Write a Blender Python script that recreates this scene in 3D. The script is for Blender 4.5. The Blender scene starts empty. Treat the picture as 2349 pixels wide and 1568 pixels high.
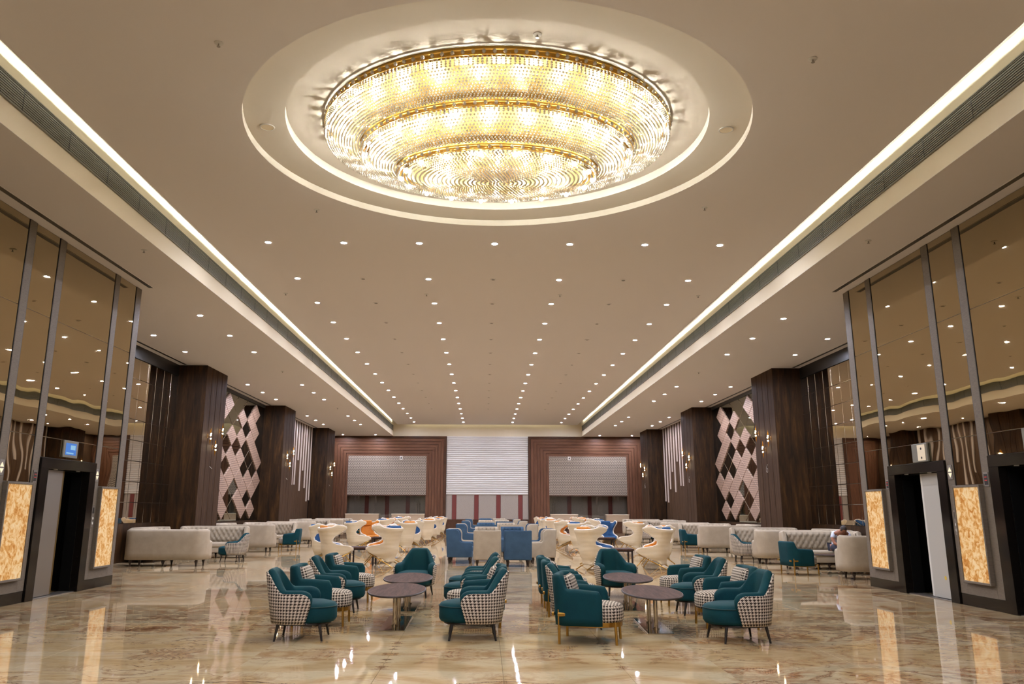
import bpy, bmesh, math, random
from mathutils import Vector, Matrix
import numpy as np
PI = math.pi
random.seed(7)
rng = np.random.default_rng(5)
sc = bpy.context.scene
COL = sc.collection

# ------------------------------------------------------------------ camera
cam_d = bpy.data.cameras.new('camera'); cam = bpy.data.objects.new('camera', cam_d); COL.objects.link(cam)
_f, _yaw, _pit, _rol, _px, _py = 1857.6911, .0107, .2263, .0031, -41.393, -45.4031
Fv = Vector((math.sin(_yaw)*math.cos(_pit), math.cos(_yaw)*math.cos(_pit), math.sin(_pit)))
_R = Vector((math.cos(_yaw), -math.sin(_yaw), 0)); _U = _R.cross(Fv)
Rv = math.cos(_rol)*_R + math.sin(_rol)*_U; Uv = -math.sin(_rol)*_R + math.cos(_rol)*_U
M = Matrix((Rv, Uv, -Fv)).transposed().to_4x4(); M.translation = Vector((-.181, 0, 1.5))
cam.matrix_world = M
cam_d.sensor_width = 36; cam_d.lens = _f/2349*36; cam_d.shift_x = -_px/2349; cam_d.shift_y = _py/2349
cam_d.clip_start = .1; cam_d.clip_end = 200
sc.camera = cam
# ------------------------------------------------------------------ world, exposure
w = bpy.data.worlds.new('world'); sc.world = w; w.use_nodes = True
w.node_tree.nodes['Background'].inputs[0].default_value = (.9, .85, .8, 1)
w.node_tree.nodes['Background'].inputs[1].default_value = .05
vs = sc.view_settings
vs.view_transform = 'Standard'; vs.look = 'None'; vs.gamma = 1; vs.use_curve_mapping = False
vs.exposure = 0.0
cy = sc.cycles
cy.max_bounces = 7; cy.diffuse_bounces = 4; cy.glossy_bounces = 4; cy.transmission_bounces = 4; cy.transparent_max_bounces = 6
cy.caustics_reflective = False; cy.caustics_refractive = False
cy.sample_clamp_indirect = 4; cy.use_adaptive_sampling = True; cy.adaptive_threshold = .02
# lamp strengths (radiance of the lamps' own glowing faces)
E_BULB, E_DOWN, E_SIDE, E_COVE, E_ONYX, E_SCONCE = 250., 1480., 2500., 80., .48, 40.

# ------------------------------------------------------------------ materials
def lin(r, g, b):
    return tuple(((c/255)/12.92 if c/255 <= .04045 else ((c/255+.055)/1.055)**2.4) for c in (r, g, b)) + (1,)
class NT:
    def __init__(s, name):
        s.m = bpy.data.materials.new(name); s.m.use_nodes = True; s.t = s.m.node_tree; s.n = s.t.nodes
        s.p = s.n['Principled BSDF']; s.out = s.n['Material Output']
    def node(s, typ, **kw):
        n = s.n.new(typ)
        for k, v in kw.items():
            if k.startswith('i_'):
                key = k[2:]; n.inputs[int(key) if key.isdigit() else key].default_value = v
            else: setattr(n, k, v)
        return n
    def link(s, a, b): s.t.links.new(a, b)
    def math(s, op, a, b=None, c=None):
        n = s.n.new('ShaderNodeMath'); n.operation = op
        for i, x in enumerate((a, b, c)):
            if x is None: continue
            if isinstance(x, (int, float)): n.inputs[i].default_value = x
            else: s.link(x, n.inputs[i])
        return n.outputs[0]
    def ramp(s, fac, stops):
        n = s.n.new('ShaderNodeValToRGB'); cr = n.color_ramp
        while len(cr.elements) < len(stops): cr.elements.new(.5)
        for e, (p, c) in zip(cr.elements, stops): e.position = p; e.color = c
        s.link(fac, n.inputs[0]); return n.outputs[0]
    def mix(s, fac, a, b):
        n = s.n.new('ShaderNodeMix'); n.data_type = 'RGBA'
        for sock, x in ((n.inputs[0], fac), (n.inputs[6], a), (n.inputs[7], b)):
            if isinstance(x, (int, float, tuple)): sock.default_value = x
            else: s.link(x, sock)
        return n.outputs[2]
    def mapping(s, scale=(1, 1, 1), src='Object'):
        tc = s.n.new('ShaderNodeTexCoord'); mp = s.n.new('ShaderNodeMapping'); mp.inputs['Scale'].default_value = scale
        s.link(tc.outputs[src], mp.inputs[0]); return mp.outputs[0]
    def world(s, scale=(1, 1, 1)):
        g = s.n.new('ShaderNodeNewGeometry'); mp = s.n.new('ShaderNodeMapping'); mp.inputs['Scale'].default_value = scale
        s.link(g.outputs['Position'], mp.inputs[0]); return mp.outputs[0]
    def noise(s, vec, scale, detail=4, rough=.5, dist=0.):
        n = s.n.new('ShaderNodeTexNoise'); n.inputs['Scale'].default_value = scale; n.inputs['Detail'].default_value = detail
        n.inputs['Roughness'].default_value = rough; n.inputs['Distortion'].default_value = dist
        s.link(vec, n.inputs['Vector']); return n.outputs[0]
    def bump(s, h, strength=.2, dist=.01):
        n = s.n.new('ShaderNodeBump'); n.inputs['Strength'].default_value = strength; n.inputs['Distance'].default_value = dist
        s.link(h, n.inputs['Height']); s.link(n.outputs[0], s.p.inputs['Normal'])
def plain(name, col, rough=.5, metal=0., spec=.5, **kw):
    t = NT(name); p = t.p
    p.inputs['Base Color'].default_value = col; p.inputs['Roughness'].default_value = rough; p.inputs['Metallic'].default_value = metal
    p.inputs['Specular IOR Level'].default_value = spec
    for k, v in kw.items(): p.inputs[k].default_value = v
    return t.m
def emit(name, col, strength):
    t = NT(name); p = t.p
    p.inputs['Base Color'].default_value = (0, 0, 0, 1)
    p.inputs['Emission Color'].default_value = col; p.inputs['Emission Strength'].default_value = strength
    return t.m
def fabric(name, c1, c2, scale=220, rough=.9, sheen=.0, bump=.15):
    t = NT(name); v = t.mapping()
    n = t.noise(v, scale, 2); n2 = t.noise(v, 6, 3)
    f = t.math('ADD', t.math('MULTIPLY', n, .7), t.math('MULTIPLY', n2, .3))
    t.link(t.ramp(f, [(.3, c1), (.7, c2)]), t.p.inputs['Base Color'])
    t.p.inputs['Roughness'].default_value = rough; t.p.inputs['Specular IOR Level'].default_value = .2
    if sheen: t.p.inputs['Sheen Weight'].default_value = sheen; t.p.inputs['Sheen Roughness'].default_value = .35; t.p.inputs['Sheen Tint'].default_value = c2
    t.bump(n, bump, .002); return t.m
def houndstooth(name, cell):
    t = NT(name); tc = t.node('ShaderNodeTexCoord'); sp = t.node('ShaderNodeSeparateXYZ'); t.link(tc.outputs['UV'], sp.inputs[0])
    u = t.math('DIVIDE', sp.outputs[0], cell); v = t.math('DIVIDE', sp.outputs[1], cell)
    a = t.math('LESS_THAN', t.math('FRACT', u), .5); b = t.math('LESS_THAN', t.math('FRACT', v), .5)
    d = t.math('LESS_THAN', t.math('FRACT', t.math('MULTIPLY', t.math('ADD', u, v), 2.)), .5)
    both = t.math('MULTIPLY', a, b); one = t.math('ABSOLUTE', t.math('SUBTRACT', a, b))
    dark = t.math('MAXIMUM', both, t.math('MULTIPLY', one, d))
    t.link(t.mix(dark, lin(205, 193, 176), lin(44, 36, 32)), t.p.inputs['Base Color'])
    t.p.inputs['Roughness'].default_value = .9; t.p.inputs['Specular IOR Level'].default_value = .15
    return t.m
def wood(name, c1, c2, c3, vec_scale=(1, 1, .06), scale=14, rough=.4, src='world'):
    t = NT(name); v = t.world(vec_scale) if src == 'world' else t.mapping(vec_scale)
    n = t.noise(v, scale, 6, .6, .6); n2 = t.noise(v, scale*4, 3, .6)
    f = t.math('ADD', t.math('MULTIPLY', n, .75), t.math('MULTIPLY', n2, .25))
    t.link(t.ramp(f, [(.32, c1), (.52, c2), (.72, c3)]), t.p.inputs['Base Color'])
    t.p.inputs['Roughness'].default_value = rough; t.p.inputs['Specular IOR Level'].default_value = .2; t.bump(n2, .06, .003); return t.m

MT = {}
MT['ceiling'] = plain('ceiling_paint', lin(231, 226, 222), .85, spec=.2)
MT['cream'] = plain('cream_paint', lin(238, 226, 200), .8, spec=.2)
MT['plaster'] = plain('white_plaster', lin(232, 226, 214), .8, spec=.2)
MT['wavepanel'] = plain('white_wave_panel', lin(214, 210, 206), .55)
MT['black'] = plain('black_trim', lin(22, 20, 18), .4)
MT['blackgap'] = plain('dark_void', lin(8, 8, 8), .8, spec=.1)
MT['grille'] = plain('grey_grille', lin(120, 118, 108), .5, .3)
MT['steel'] = plain('brushed_steel', lin(150, 145, 138), .38, .85)
MT['paledoor'] = plain('pale_door_film', lin(176, 174, 168), .45)
MT['brass'] = plain('dull_brass', lin(120, 98, 52), .35, .9)
MT['gold'] = plain('brushed_gold', lin(186, 148, 78), .28, 1.)
MT['chgold'] = plain('chandelier_gold', lin(232, 190, 96), .35, .9)
MT['chback'] = plain('pale_gilt_backing', lin(222, 186, 112), .5, .2)
MT['chrome'] = plain('chrome', lin(200, 190, 175), .08, 1.)
MT['blackleg'] = plain('black_lacquer_leg', lin(26, 21, 19), .35)
MT['darkleg'] = plain('dark_turned_wood', lin(40, 28, 22), .4)
MT['teal'] = fabric('teal_velvet', lin(0, 40, 48), lin(4, 62, 70), 260, .8, .35, .05)
MT['piping'] = plain('dark_teal_piping', lin(6, 50, 54), .8)
MT['hound'] = houndstooth('houndstooth_weave', .034)
MT['blue'] = fabric('blue_tweed', lin(44, 66, 86), lin(70, 96, 120), 300, .9, .15)
MT['linen'] = fabric('beige_linen', lin(150, 138, 120), lin(182, 169, 148), 300, .9, .1)
MT['greige'] = fabric('greige_velvet', lin(148, 136, 118), lin(180, 166, 145), 300, .85, .2)
MT['button'] = plain('tuft_button', lin(92, 82, 74), .8)
MT['bluebtn'] = plain('blue_tuft_button', lin(26, 44, 64), .8)
MT['orange'] = fabric('orange_leather', lin(188, 118, 44), lin(214, 142, 60), 60, .5, 0, .05)
MT['bluein'] = fabric('steel_blue_wool', lin(40, 74, 112), lin(62, 100, 144), 260, .85, .2)
MT['rim'] = plain('ivory_piping', lin(226, 218, 206), .6)
def quilt():
    t = NT('ivory_quilted_weave'); v = t.mapping((1, 1, 1))
    sp = t.node('ShaderNodeSeparateXYZ'); t.link(v, sp.inputs[0])
    rows = t.math('PINGPONG', t.math('MULTIPLY', sp.outputs[2], 62.), 1.)
    n = t.noise(v, 90, 2)
    f = t.math('ADD', t.math('MULTIPLY', rows, .7), t.math('MULTIPLY', n, .3))
    t.link(t.ramp(f, [(.14, lin(198, 178, 142)), (.45, lin(216, 200, 170)), (.9, lin(222, 208, 180))]), t.p.inputs['Base Color'])
    t.p.inputs['Roughness'].default_value = .85; t.bump(rows, .3, .004); return t.m
MT['quilt'] = quilt()
MT['walnut'] = wood('walnut_table_top', lin(52, 36, 29), lin(72, 52, 43), lin(92, 69, 58), (1, .08, 1), 22, .7, 'obj')
MT['walnut'].node_tree.nodes['Principled BSDF'].inputs['Specular IOR Level'].default_value = .08
MT['darkedge'] = plain('dark_table_edge', lin(44, 32, 28), .5)
MT['colwood'] = wood('shade_toned_veneer', lin(22, 13, 5), lin(48, 30, 12), lin(84, 56, 26), (1, 1, .12), 6, .5)  # darker copy of the plank wood, shade of column fronts put into colour
MT['plank'] = wood('brown_plank_veneer', lin(50, 36, 25), lin(70, 52, 38), lin(90, 69, 52), (1, 1, .05), 16, .6)  # lighter copy of the same column wood, toned for its lit face
MT['plank'].node_tree.nodes['Principled BSDF'].inputs['Specular IOR Level'].default_value = .06
MT['groove'] = plain('groove_black', lin(18, 12, 9), .7)
MT['redwood'] = wood('red_brown_veneer', lin(82, 53, 38), lin(104, 70, 51), lin(124, 87, 65), (1, 1, .08), 12, .45)
MT['redwoodh'] = wood('red_brown_veneer_horizontal', lin(82, 53, 38), lin(104, 70, 51), lin(124, 87, 65), (.08, 1, 1), 12, .45)
MT['darkborder'] = wood('dark_walnut_border', lin(58, 38, 26), lin(78, 52, 36), lin(92, 62, 44), (.1, 1, .1), 12, .5)
MT['slat'] = plain('pale_taupe_slat', lin(186, 170, 158), .6)
def mirror(name, col, rough=.015, wav=0.0):
    t = NT(name); t.p.inputs['Base Color'].default_value = col; t.p.inputs['Metallic'].default_value = 1; t.p.inputs['Roughness'].default_value = rough
    if wav:
        n = t.noise(t.world((1, 1, 1)), 1.1, 1); t.bump(n, wav, .02)
    return t.m
MT['bronze'] = mirror('bronze_mirror', (.46, .385, .25, 1), .012, .14)
MT['bronze2'] = mirror('bronze_mirror_tile', (.52, .44, .32, 1))
MT['greymirror'] = mirror('grey_mirror', (.26, .27, .22, 1))
MT['bevel'] = mirror('mirror_bevel', (.75, .7, .6, 1), .1)
def wallpaper(name, c1, c2):
    t = NT(name); v = t.world((14, 14, 160)); n = t.noise(v, 1, 3)
    t.link(t.ramp(n, [(.3, c1), (.7, c2)]), t.p.inputs['Base Color']); t.p.inputs['Roughness'].default_value = .6; t.bump(n, .1, .002); return t.m
MT['greypaper'] = wallpaper('grey_vinyl_wallpaper', lin(92, 83, 72), lin(112, 102, 88))
MT['greyfab'] = wallpaper('pale_grey_fabric_panel', lin(150, 140, 130), lin(170, 160, 150))
MT['redpost'] = plain('oxblood_post', lin(110, 44, 38), .5)
def granite():
    t = NT('black_granite'); n = t.noise(t.world(), 30, 6)
    t.link(t.ramp(n, [(.4, lin(17, 14, 12)), (.65, lin(24, 20, 17)), (.8, lin(34, 29, 24))]), t.p.inputs['Base Color']); t.p.inputs['Roughness'].default_value = .12; return t.m
MT['granite'] = granite(); MT['granite'].node_tree.nodes['Principled BSDF'].inputs['Specular IOR Level'].default_value = .35
def onyx():
    t = NT('backlit_onyx'); v = t.world((1, 1, 1))
    n = t.noise(v, 9, 6, .62, 1.2); n2 = t.noise(v, 3, 2)
    f = t.math('ADD', t.math('MULTIPLY', n, .8), t.math('MULTIPLY', n2, .2))
    c = t.ramp(f, [(.36, lin(176, 112, 44)), (.46, lin(206, 154, 86)), (.55, lin(224, 194, 142)), (.7, lin(226, 206, 166))])
    t.link(c, t.p.inputs['Base Color']); t.link(c, t.p.inputs['Emission Color']); t.p.inputs['Emission Strength'].default_value = .62*E_ONYX
    t.p.inputs['Roughness'].default_value = .2; return t.m
MT['onyx'] = onyx()
def weave(name, c1, c2, per, row, axis, chev):
    t = NT(name); g = t.node('ShaderNodeNewGeometry'); sp = t.node('ShaderNodeSeparateXYZ'); t.link(g.outputs['Position'], sp.inputs[0])
    u = t.math('ADD', sp.outputs[axis], 60.)
    if chev:
        z = t.math('ADD', sp.outputs[2], t.math('MULTIPLY', t.math('PINGPONG', u, per), chev)); f = t.math('PINGPONG', t.math('DIVIDE', z, row/2), 1.)
        f = t.math('MULTIPLY', f, t.math('ADD', .55, t.math('MULTIPLY', .45, t.math('PINGPONG', t.math('DIVIDE', u, per/2), 1.))))
    else:
        k = t.math('FLOOR', t.math('DIVIDE', sp.outputs[2], row)); uu = t.math('ADD', t.math('DIVIDE', u, per), t.math('MULTIPLY', k, .5))
        f = t.math('MULTIPLY', t.math('POWER', t.math('PINGPONG', t.math('MULTIPLY', uu, 2.), 1.), .5), t.math('POWER', t.math('PINGPONG', t.math('DIVIDE', sp.outputs[2], row/2), 1.), .5))
    t.link(t.ramp(f, [(.12, c1), (.62, c2)]), t.p.inputs['Base Color']); t.p.inputs['Roughness'].default_value = .6
    t.bump(f, .5, .015); return t.m
MT['pinkweave'] = weave('blush_basket_weave', lin(92, 68, 54), lin(168, 140, 120), .10, .072, 1, 0)
MT['screenweave'] = weave('beige_zigzag_screen', lin(66, 52, 44), lin(182, 168, 152), .075, .10, 0, .9)
MT['beige'] = plain('beige_counter', lin(190, 166, 138), .5)
def thin_glass():
    t = NT('thin_clear_glass'); tr = t.node('ShaderNodeBsdfTransparent'); tr.inputs[0].default_value = (.86, .86, .84, 1); gl = t.node('ShaderNodeBsdfGlossy'); gl.inputs[1].default_value = .02
    m = t.node('ShaderNodeMixShader'); m.inputs[0].default_value = .10; t.link(tr.outputs[0], m.inputs[1]); t.link(gl.outputs[0], m.inputs[2]); t.link(m.outputs[0], t.out.inputs[0]); return t.m
MT['glass'] = thin_glass()
MT['shirt'] = fabric('pale_blue_cotton', lin(196, 204, 224), lin(222, 228, 242), 200)
MT['trouser'] = plain('navy_trousers', lin(34, 36, 52), .9)
MT['skin'] = plain('brown_skin', lin(150, 98, 72), .55)
MT['hair'] = plain('dark_hair', lin(44, 36, 34), .7)
MT['shoe'] = plain('dark_shoe', lin(40, 30, 26), .5)
MT['eye'] = plain('eye_dark', lin(20, 16, 14), .3)
MT['chalk'] = plain('chalk_mark', lin(196, 190, 182), .9)
MT['white'] = plain('white_plastic', lin(216, 214, 208), .5)
MT['red'] = emit('red_segment', lin(200, 50, 40), .9)
MT['lamparrow'] = emit('lit_arrow', lin(255, 236, 200), 1.1)
MT['screen'] = emit('blue_screen', lin(46, 128, 226), .75)
MT['screenwhite'] = emit('screen_text', lin(150, 206, 240), .8)
MT['yellow'] = plain('yellow_sticker', lin(210, 180, 70), .7)
MT['lens'] = emit('downlight_lens', (.88, .905, 1.08, 1), E_DOWN)
MT['lens2'] = emit('aisle_downlight_lens', (.88, .905, 1.08, 1), E_SIDE)
MT['led'] = emit('cove_led', (.95, 1, .96, 1), E_COVE)
MT['bulb'] = emit('chandelier_bulb', (1, .95, .82, 1), E_BULB)
MT['sbulb'] = emit('sconce_bulb', (1, .8, .5, 1), E_SCONCE)
def amber():
    t = NT('amber_glass'); p = t.p; p.inputs['Base Color'].default_value = lin(236, 160, 30); p.inputs['Roughness'].default_value = .2; p.inputs['Metallic'].default_value = .75
    return t.m
MT['amber'] = amber()
def crystal():
    t = NT('crystal_bead')
    tr = t.node('ShaderNodeBsdfTranslucent'); tr.inputs[0].default_value = (1, .97, .90, 1)
    gl = t.node('ShaderNodeBsdfGlossy'); gl.inputs[0].default_value = (1, .98, .93, 1); gl.inputs[1].default_value = .12
    df = t.node('ShaderNodeBsdfDiffuse'); df.inputs[0].default_value = (.95, .92, .84, 1)
    m1 = t.node('ShaderNodeMixShader'); m1.inputs[0].default_value = .35; t.link(tr.outputs[0], m1.inputs[1]); t.link(df.outputs[0], m1.inputs[2])
    m2 = t.node('ShaderNodeMixShader'); m2.inputs[0].default_value = .25; t.link(m1.outputs[0], m2.inputs[1]); t.link(gl.outputs[0], m2.inputs[2])
    t.link(m2.outputs[0], t.out.inputs[0]); return t.m
MT['crystal'] = crystal()
def marble():
    t = NT('beige_bookmatched_marble'); g = t.node('ShaderNodeNewGeometry'); sp = t.node('ShaderNodeSeparateXYZ'); t.link(g.outputs['Position'], sp.inputs[0])
    mx = t.math('PINGPONG', t.math('ADD', sp.outputs[0], 39.78), 1.17); my = t.math('PINGPONG', t.math('ADD', sp.outputs[1], 40.), 2.34)
    # large slabs differ: a slow offset per bookmatched block
    bx = t.math('FLOOR', t.math('DIVIDE', t.math('ADD', sp.outputs[0], 40.), 4.68)); by = t.math('FLOOR', t.math('DIVIDE', t.math('ADD', sp.outputs[1], 40.), 4.68))
    off = t.math('ADD', t.math('MULTIPLY', bx, 3.7), t.math('MULTIPLY', by, 7.3))
    cb = t.node('ShaderNodeCombineXYZ'); t.link(mx, cb.inputs[0]); t.link(my, cb.inputs[1]); t.link(off, cb.inputs[2])
    v = cb.outputs[0]
    mp = t.node('ShaderNodeMapping'); mp.inputs['Scale'].default_value = (.75, 1.1, 1); mp.inputs['Rotation'].default_value = (0, 0, .6); t.link(v, mp.inputs[0]); v2 = mp.outputs[0]
    n1 = t.noise(v2, 1.0, 7, .58, 1.3)
    base = t.ramp(n1, [(.30, lin(158, 130, 90)), (.42, lin(180, 156, 116)), (.52, lin(192, 174, 140)), (.62, lin(174, 158, 126)), (.74, lin(158, 143, 114))])
    n2 = t.noise(v2, 1.5, 8, .64, 1.8)
    ridge = t.math('ABSOLUTE', t.math('SUBTRACT', n2, .5))
    vein = t.ramp(ridge, [(0., (1, 1, 1, 1)), (.010, (.7, .7, .7, 1)), (.045, (0, 0, 0, 1))])
    msk = t.ramp(t.noise(v2, .7, 3), [(.46, (0, 0, 0, 1)), (.62, (1, 1, 1, 1))])
    vm = t.math('MULTIPLY', vein, t.math('ADD', t.math('MULTIPLY', msk, .85), .16))
    c1 = t.mix(vm, base, lin(116, 68, 34))
    n3 = t.noise(v2, 4, 9, .72, 1.2)
    blot = t.math('MULTIPLY', t.ramp(n3, [(.47, (0, 0, 0, 1)), (.58, (1, 1, 1, 1))]), t.ramp(t.noise(v2, .85, 2), [(.50, (0, 0, 0, 1)), (.62, (.85, .85, .85, 1))]))
    c2 = t.mix(blot, c1, lin(146, 100, 62))
    chev = t.math('ADD', t.math('ADD', my, t.math('MULTIPLY', mx, .38)), t.math('MULTIPLY', t.math('SUBTRACT', n2, .5), .35))
    def near_(v, c, w_): return t.ramp(t.math('DIVIDE', t.math('ABSOLUTE', t.math('SUBTRACT', v, c)), w_), [(.55, (1, 1, 1, 1)), (1., (0, 0, 0, 1))])
    core = t.math('MULTIPLY', t.math('MULTIPLY', near_(chev, .62, .26), near_(mx, 0., .75)), t.ramp(n3, [(.42, (.1, .1, .1, 1)), (.56, (1, 1, 1, 1))]))
    line = t.math('MULTIPLY', near_(chev, 1.0, .016), near_(mx, 0., 1.1))
    c2 = t.mix(t.math('MULTIPLY', t.math('MAXIMUM', core, line), .85), c2, lin(104, 64, 38))
    t.link(c2, t.p.inputs['Base Color']); t.p.inputs['Roughness'].default_value = .03; t.p.inputs['Specular IOR Level'].default_value = .30
    return t.m
MT['marble'] = marble()
MT['grout'] = plain('tan_grout', lin(128, 110, 86), .7)

# ------------------------------------------------------------------ mesh helpers
class MB:
    def __init__(s): s.v = []; s.f = []; s.m = []; s.uv = []
    def add(s, vs_, fs, mi=0, uv=None):
        o = len(s.v); s.v += [tuple(p) for p in vs_]; s.f += [tuple(i+o for i in f) for f in fs]; s.m += [mi]*len(fs)
        s.uv += list(uv) if uv is not None else [None]*len(vs_)
        return s
    def box(s, x0, y0, z0, x1, y1, z1, mi=0):
        return s.add([(x0,y0,z0),(x1,y0,z0),(x1,y1,z0),(x0,y1,z0),(x0,y0,z1),(x1,y0,z1),(x1,y1,z1),(x0,y1,z1)],
                     [(0,3,2,1),(4,5,6,7),(0,1,5,4),(1,2,6,5),(2,3,7,6),(3,0,4,7)], mi)
    def quad(s, a, b, c, d, mi=0): return s.add([a, b, c, d], [(0,1,2,3)], mi)
    def cyl(s, p0, p1, r0, r1=None, n=12, mi=0):
        r1 = r0 if r1 is None else r1; p0 = Vector(p0); p1 = Vector(p1); d = (p1-p0).normalized()
        a = d.orthogonal().normalized(); b = d.cross(a); vv = []
        for p, r in ((p0, r0), (p1, r1)):
            for i in range(n): t = 2*PI*i/n; vv.append(p+a*math.cos(t)*r+b*math.sin(t)*r)
        return s.add(vv, [(i, (i+1) % n, n+(i+1) % n, n+i) for i in range(n)]+[tuple(range(n))[::-1], tuple(range(n, 2*n))], mi)
    def tube(s, pts, r, n=8, mi=0, closed=False):
        pts = [Vector(p) for p in pts]; k = len(pts); vv = []; prev = None
        for i, p in enumerate(pts):
            d = (pts[(i+1) % k]-pts[i-1]) if closed else (pts[min(i+1, k-1)]-pts[max(i-1, 0)])
            d.normalize()
            a = d.orthogonal().normalized() if prev is None else (prev-d*prev.dot(d)).normalized()
            prev = a; b = d.cross(a); rr = r[i] if isinstance(r, (list, tuple)) else r
            for j in range(n): t = 2*PI*j/n; vv.append(p+a*math.cos(t)*rr+b*math.sin(t)*rr)
        fs = []
        for i in range(k if closed else k-1):
            for j in range(n):
                i2 = (i+1) % k; fs.append((i*n+j, i*n+(j+1) % n, i2*n+(j+1) % n, i2*n+j))
        if not closed: fs += [tuple(range(n))[::-1], tuple(range((k-1)*n, k*n))]
        return s.add(vv, fs, mi)
    def lathe(s, prof, n=16, c=(0, 0, 0), mi=0, ell=(1, 1)):
        vv = []; k = len(prof)
        for r, z in prof:
            for j in range(n): t = 2*PI*j/n; vv.append((c[0]+r*ell[0]*math.cos(t), c[1]+r*ell[1]*math.sin(t), c[2]+z))
        fs = [(i*n+j, i*n+(j+1) % n, (i+1)*n+(j+1) % n, (i+1)*n+j) for i in range(k-1) for j in range(n)]
        fs += [tuple(range(n))[::-1], tuple(range((k-1)*n, k*n))]
        return s.add(vv, fs, mi)
    def grid(s, P, mi=0, uv=None, closed_u=False):
        nu = len(P); nv = len(P[0]); vv = [p for r in P for p in r]
        fs = [(i*nv+j, ((i+1) % nu)*nv+j, ((i+1) % nu)*nv+j+1, i*nv+j+1) for i in range(nu if closed_u else nu-1) for j in range(nv-1)]
        return s.add(vv, fs, mi, [q for r in uv for q in r] if uv else None)
    def prism(s, poly, axis, a, b, mi=0):
        """poly in the two other axes, extruded from a to b along axis"""
        def mk(p, t): return (t, p[0], p[1]) if axis == 0 else ((p[0], t, p[1]) if axis == 1 else (p[0], p[1], t))
        n = len(poly); vv = [mk(p, a) for p in poly]+[mk(p, b) for p in poly]
        return s.add(vv, [(i, (i+1) % n, n+(i+1) % n, n+i) for i in range(n)]+[tuple(range(n))[::-1], tuple(range(n, 2*n))], mi)
    def mesh(s, name, mats, smooth=False, uv=False, bevel=0, seg=2, sub=0, angle=40):
        me = bpy.data.meshes.new(name); me.from_pydata(s.v, [], s.f)
        for m in (mats if isinstance(mats, (list, tuple)) else [mats]): me.materials.append(MT[m] if isinstance(m, str) else m)
        me.polygons.foreach_set('material_index', s.m)
        bm = bmesh.new(); bm.from_mesh(me)
        uvv = {i: q for i, q in enumerate(s.uv) if q is not None}
        lay = bm.loops.layers.uv.new('UVMap') if uv else None
        bm.verts.ensure_lookup_table()
        bmesh.ops.recalc_face_normals(bm, faces=bm.faces[:])
        if bevel:
            bmesh.ops.bevel(bm, geom=[e for e in bm.edges if e.calc_face_angle(0) > .5], offset=bevel, segments=seg, profile=.6, affect='EDGES', clamp_overlap=True)
        if uv:
            for f in bm.faces:
                n = f.normal; ax = max(range(3), key=lambda i: abs(n[i]))
                for l in f.loops:
                    q = uvv.get(l.vert.index) if not bevel else None
                    c = l.vert.co
                    l[lay].uv = q if (q is not None and abs(n.z) < .75) else ((c.y, c.z) if ax == 0 else ((c.x, c.z) if ax == 1 else (c.x, c.y)))
        for f in bm.faces: f.smooth = smooth
        if smooth:
            for e in bm.edges:
                if len(e.link_faces) == 2 and e.calc_face_angle(0) > math.radians(angle): e.smooth = False
        bm.to_mesh(me); bm.free()
        if sub:
            o = bpy.data.objects.new('tmp', me); COL.objects.link(o); md = o.modifiers.new('s', 'SUBSURF'); md.levels = sub
            dg = bpy.context.evaluated_depsgraph_get(); me2 = bpy.data.meshes.new_from_object(o.evaluated_get(dg)); bpy.data.objects.remove(o); me2.name = name
            me = me2
        return me
    def build(s, name, mats, parent=None, loc=None, **kw):
        return link(name, s.mesh(name, mats, **kw), parent, loc)
def link(name, me, parent=None, loc=None, rot=None):
    o = bpy.data.objects.new(name, me); COL.objects.link(o)
    if parent is not None: o.parent = parent
    if loc is not None: o.location = loc
    if rot is not None: o.rotation_euler = rot
    return o
def tag(o, label, cat=None, group=None, kind=None):
    if label: o['label'] = label
    if cat: o['category'] = cat
    if group: o['group'] = group
    if kind: o['kind'] = kind
    return o
def thing(name, label, cat, loc=(0, 0, 0), rz=0, group=None):
    o = bpy.data.objects.new(name, None); COL.objects.link(o); o.location = loc; o.rotation_euler = (0, 0, rz); o.empty_display_size = .1
    return tag(o, label, cat, group)
KIDS = {}
def dup(root, loc, rz, label, group=None, mats=None):
    """copy a thing, its parts and their sub-parts"""
    r = root.copy(); COL.objects.link(r); r.location = loc; r.rotation_euler = (0, 0, rz); r['label'] = label
    if group: r['group'] = group
    if root.name not in KIDS: KIDS[root.name] = [(c, list(c.children)) for c in root.children]
    for ch, gs in KIDS[root.name]:
        c = ch.copy(); COL.objects.link(c); c.parent = r
        for g in gs:
            d = g.copy(); COL.objects.link(d); d.parent = c
    return r
ORD = ['first', 'second', 'third', 'fourth', 'fifth', 'sixth', 'seventh', 'eighth', 'ninth', 'tenth', 'eleventh', 'twelfth', 'thirteenth', 'fourteenth', 'fifteenth', 'sixteenth']
SIDE = {-1: 'left', 1: 'right'}
# hall dimensions
XP, XC, XW = 7.655, 9.42, 10.37       # lift wall face, column face, side wall
YP, YB, YN = 17.09, 53.5, -16.0        # end of lift walls, back wall, front wall
HS, HU = 6.12, 6.87                   # side ceiling, raised ceiling
XF = 6.175                            # fascia of the raised part
COLY = [(26.70, 28.85), (37.45, 39.6), (48.15, 50.3)]
RC = (-.02, 11.33)                    # centre of the round recess

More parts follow.
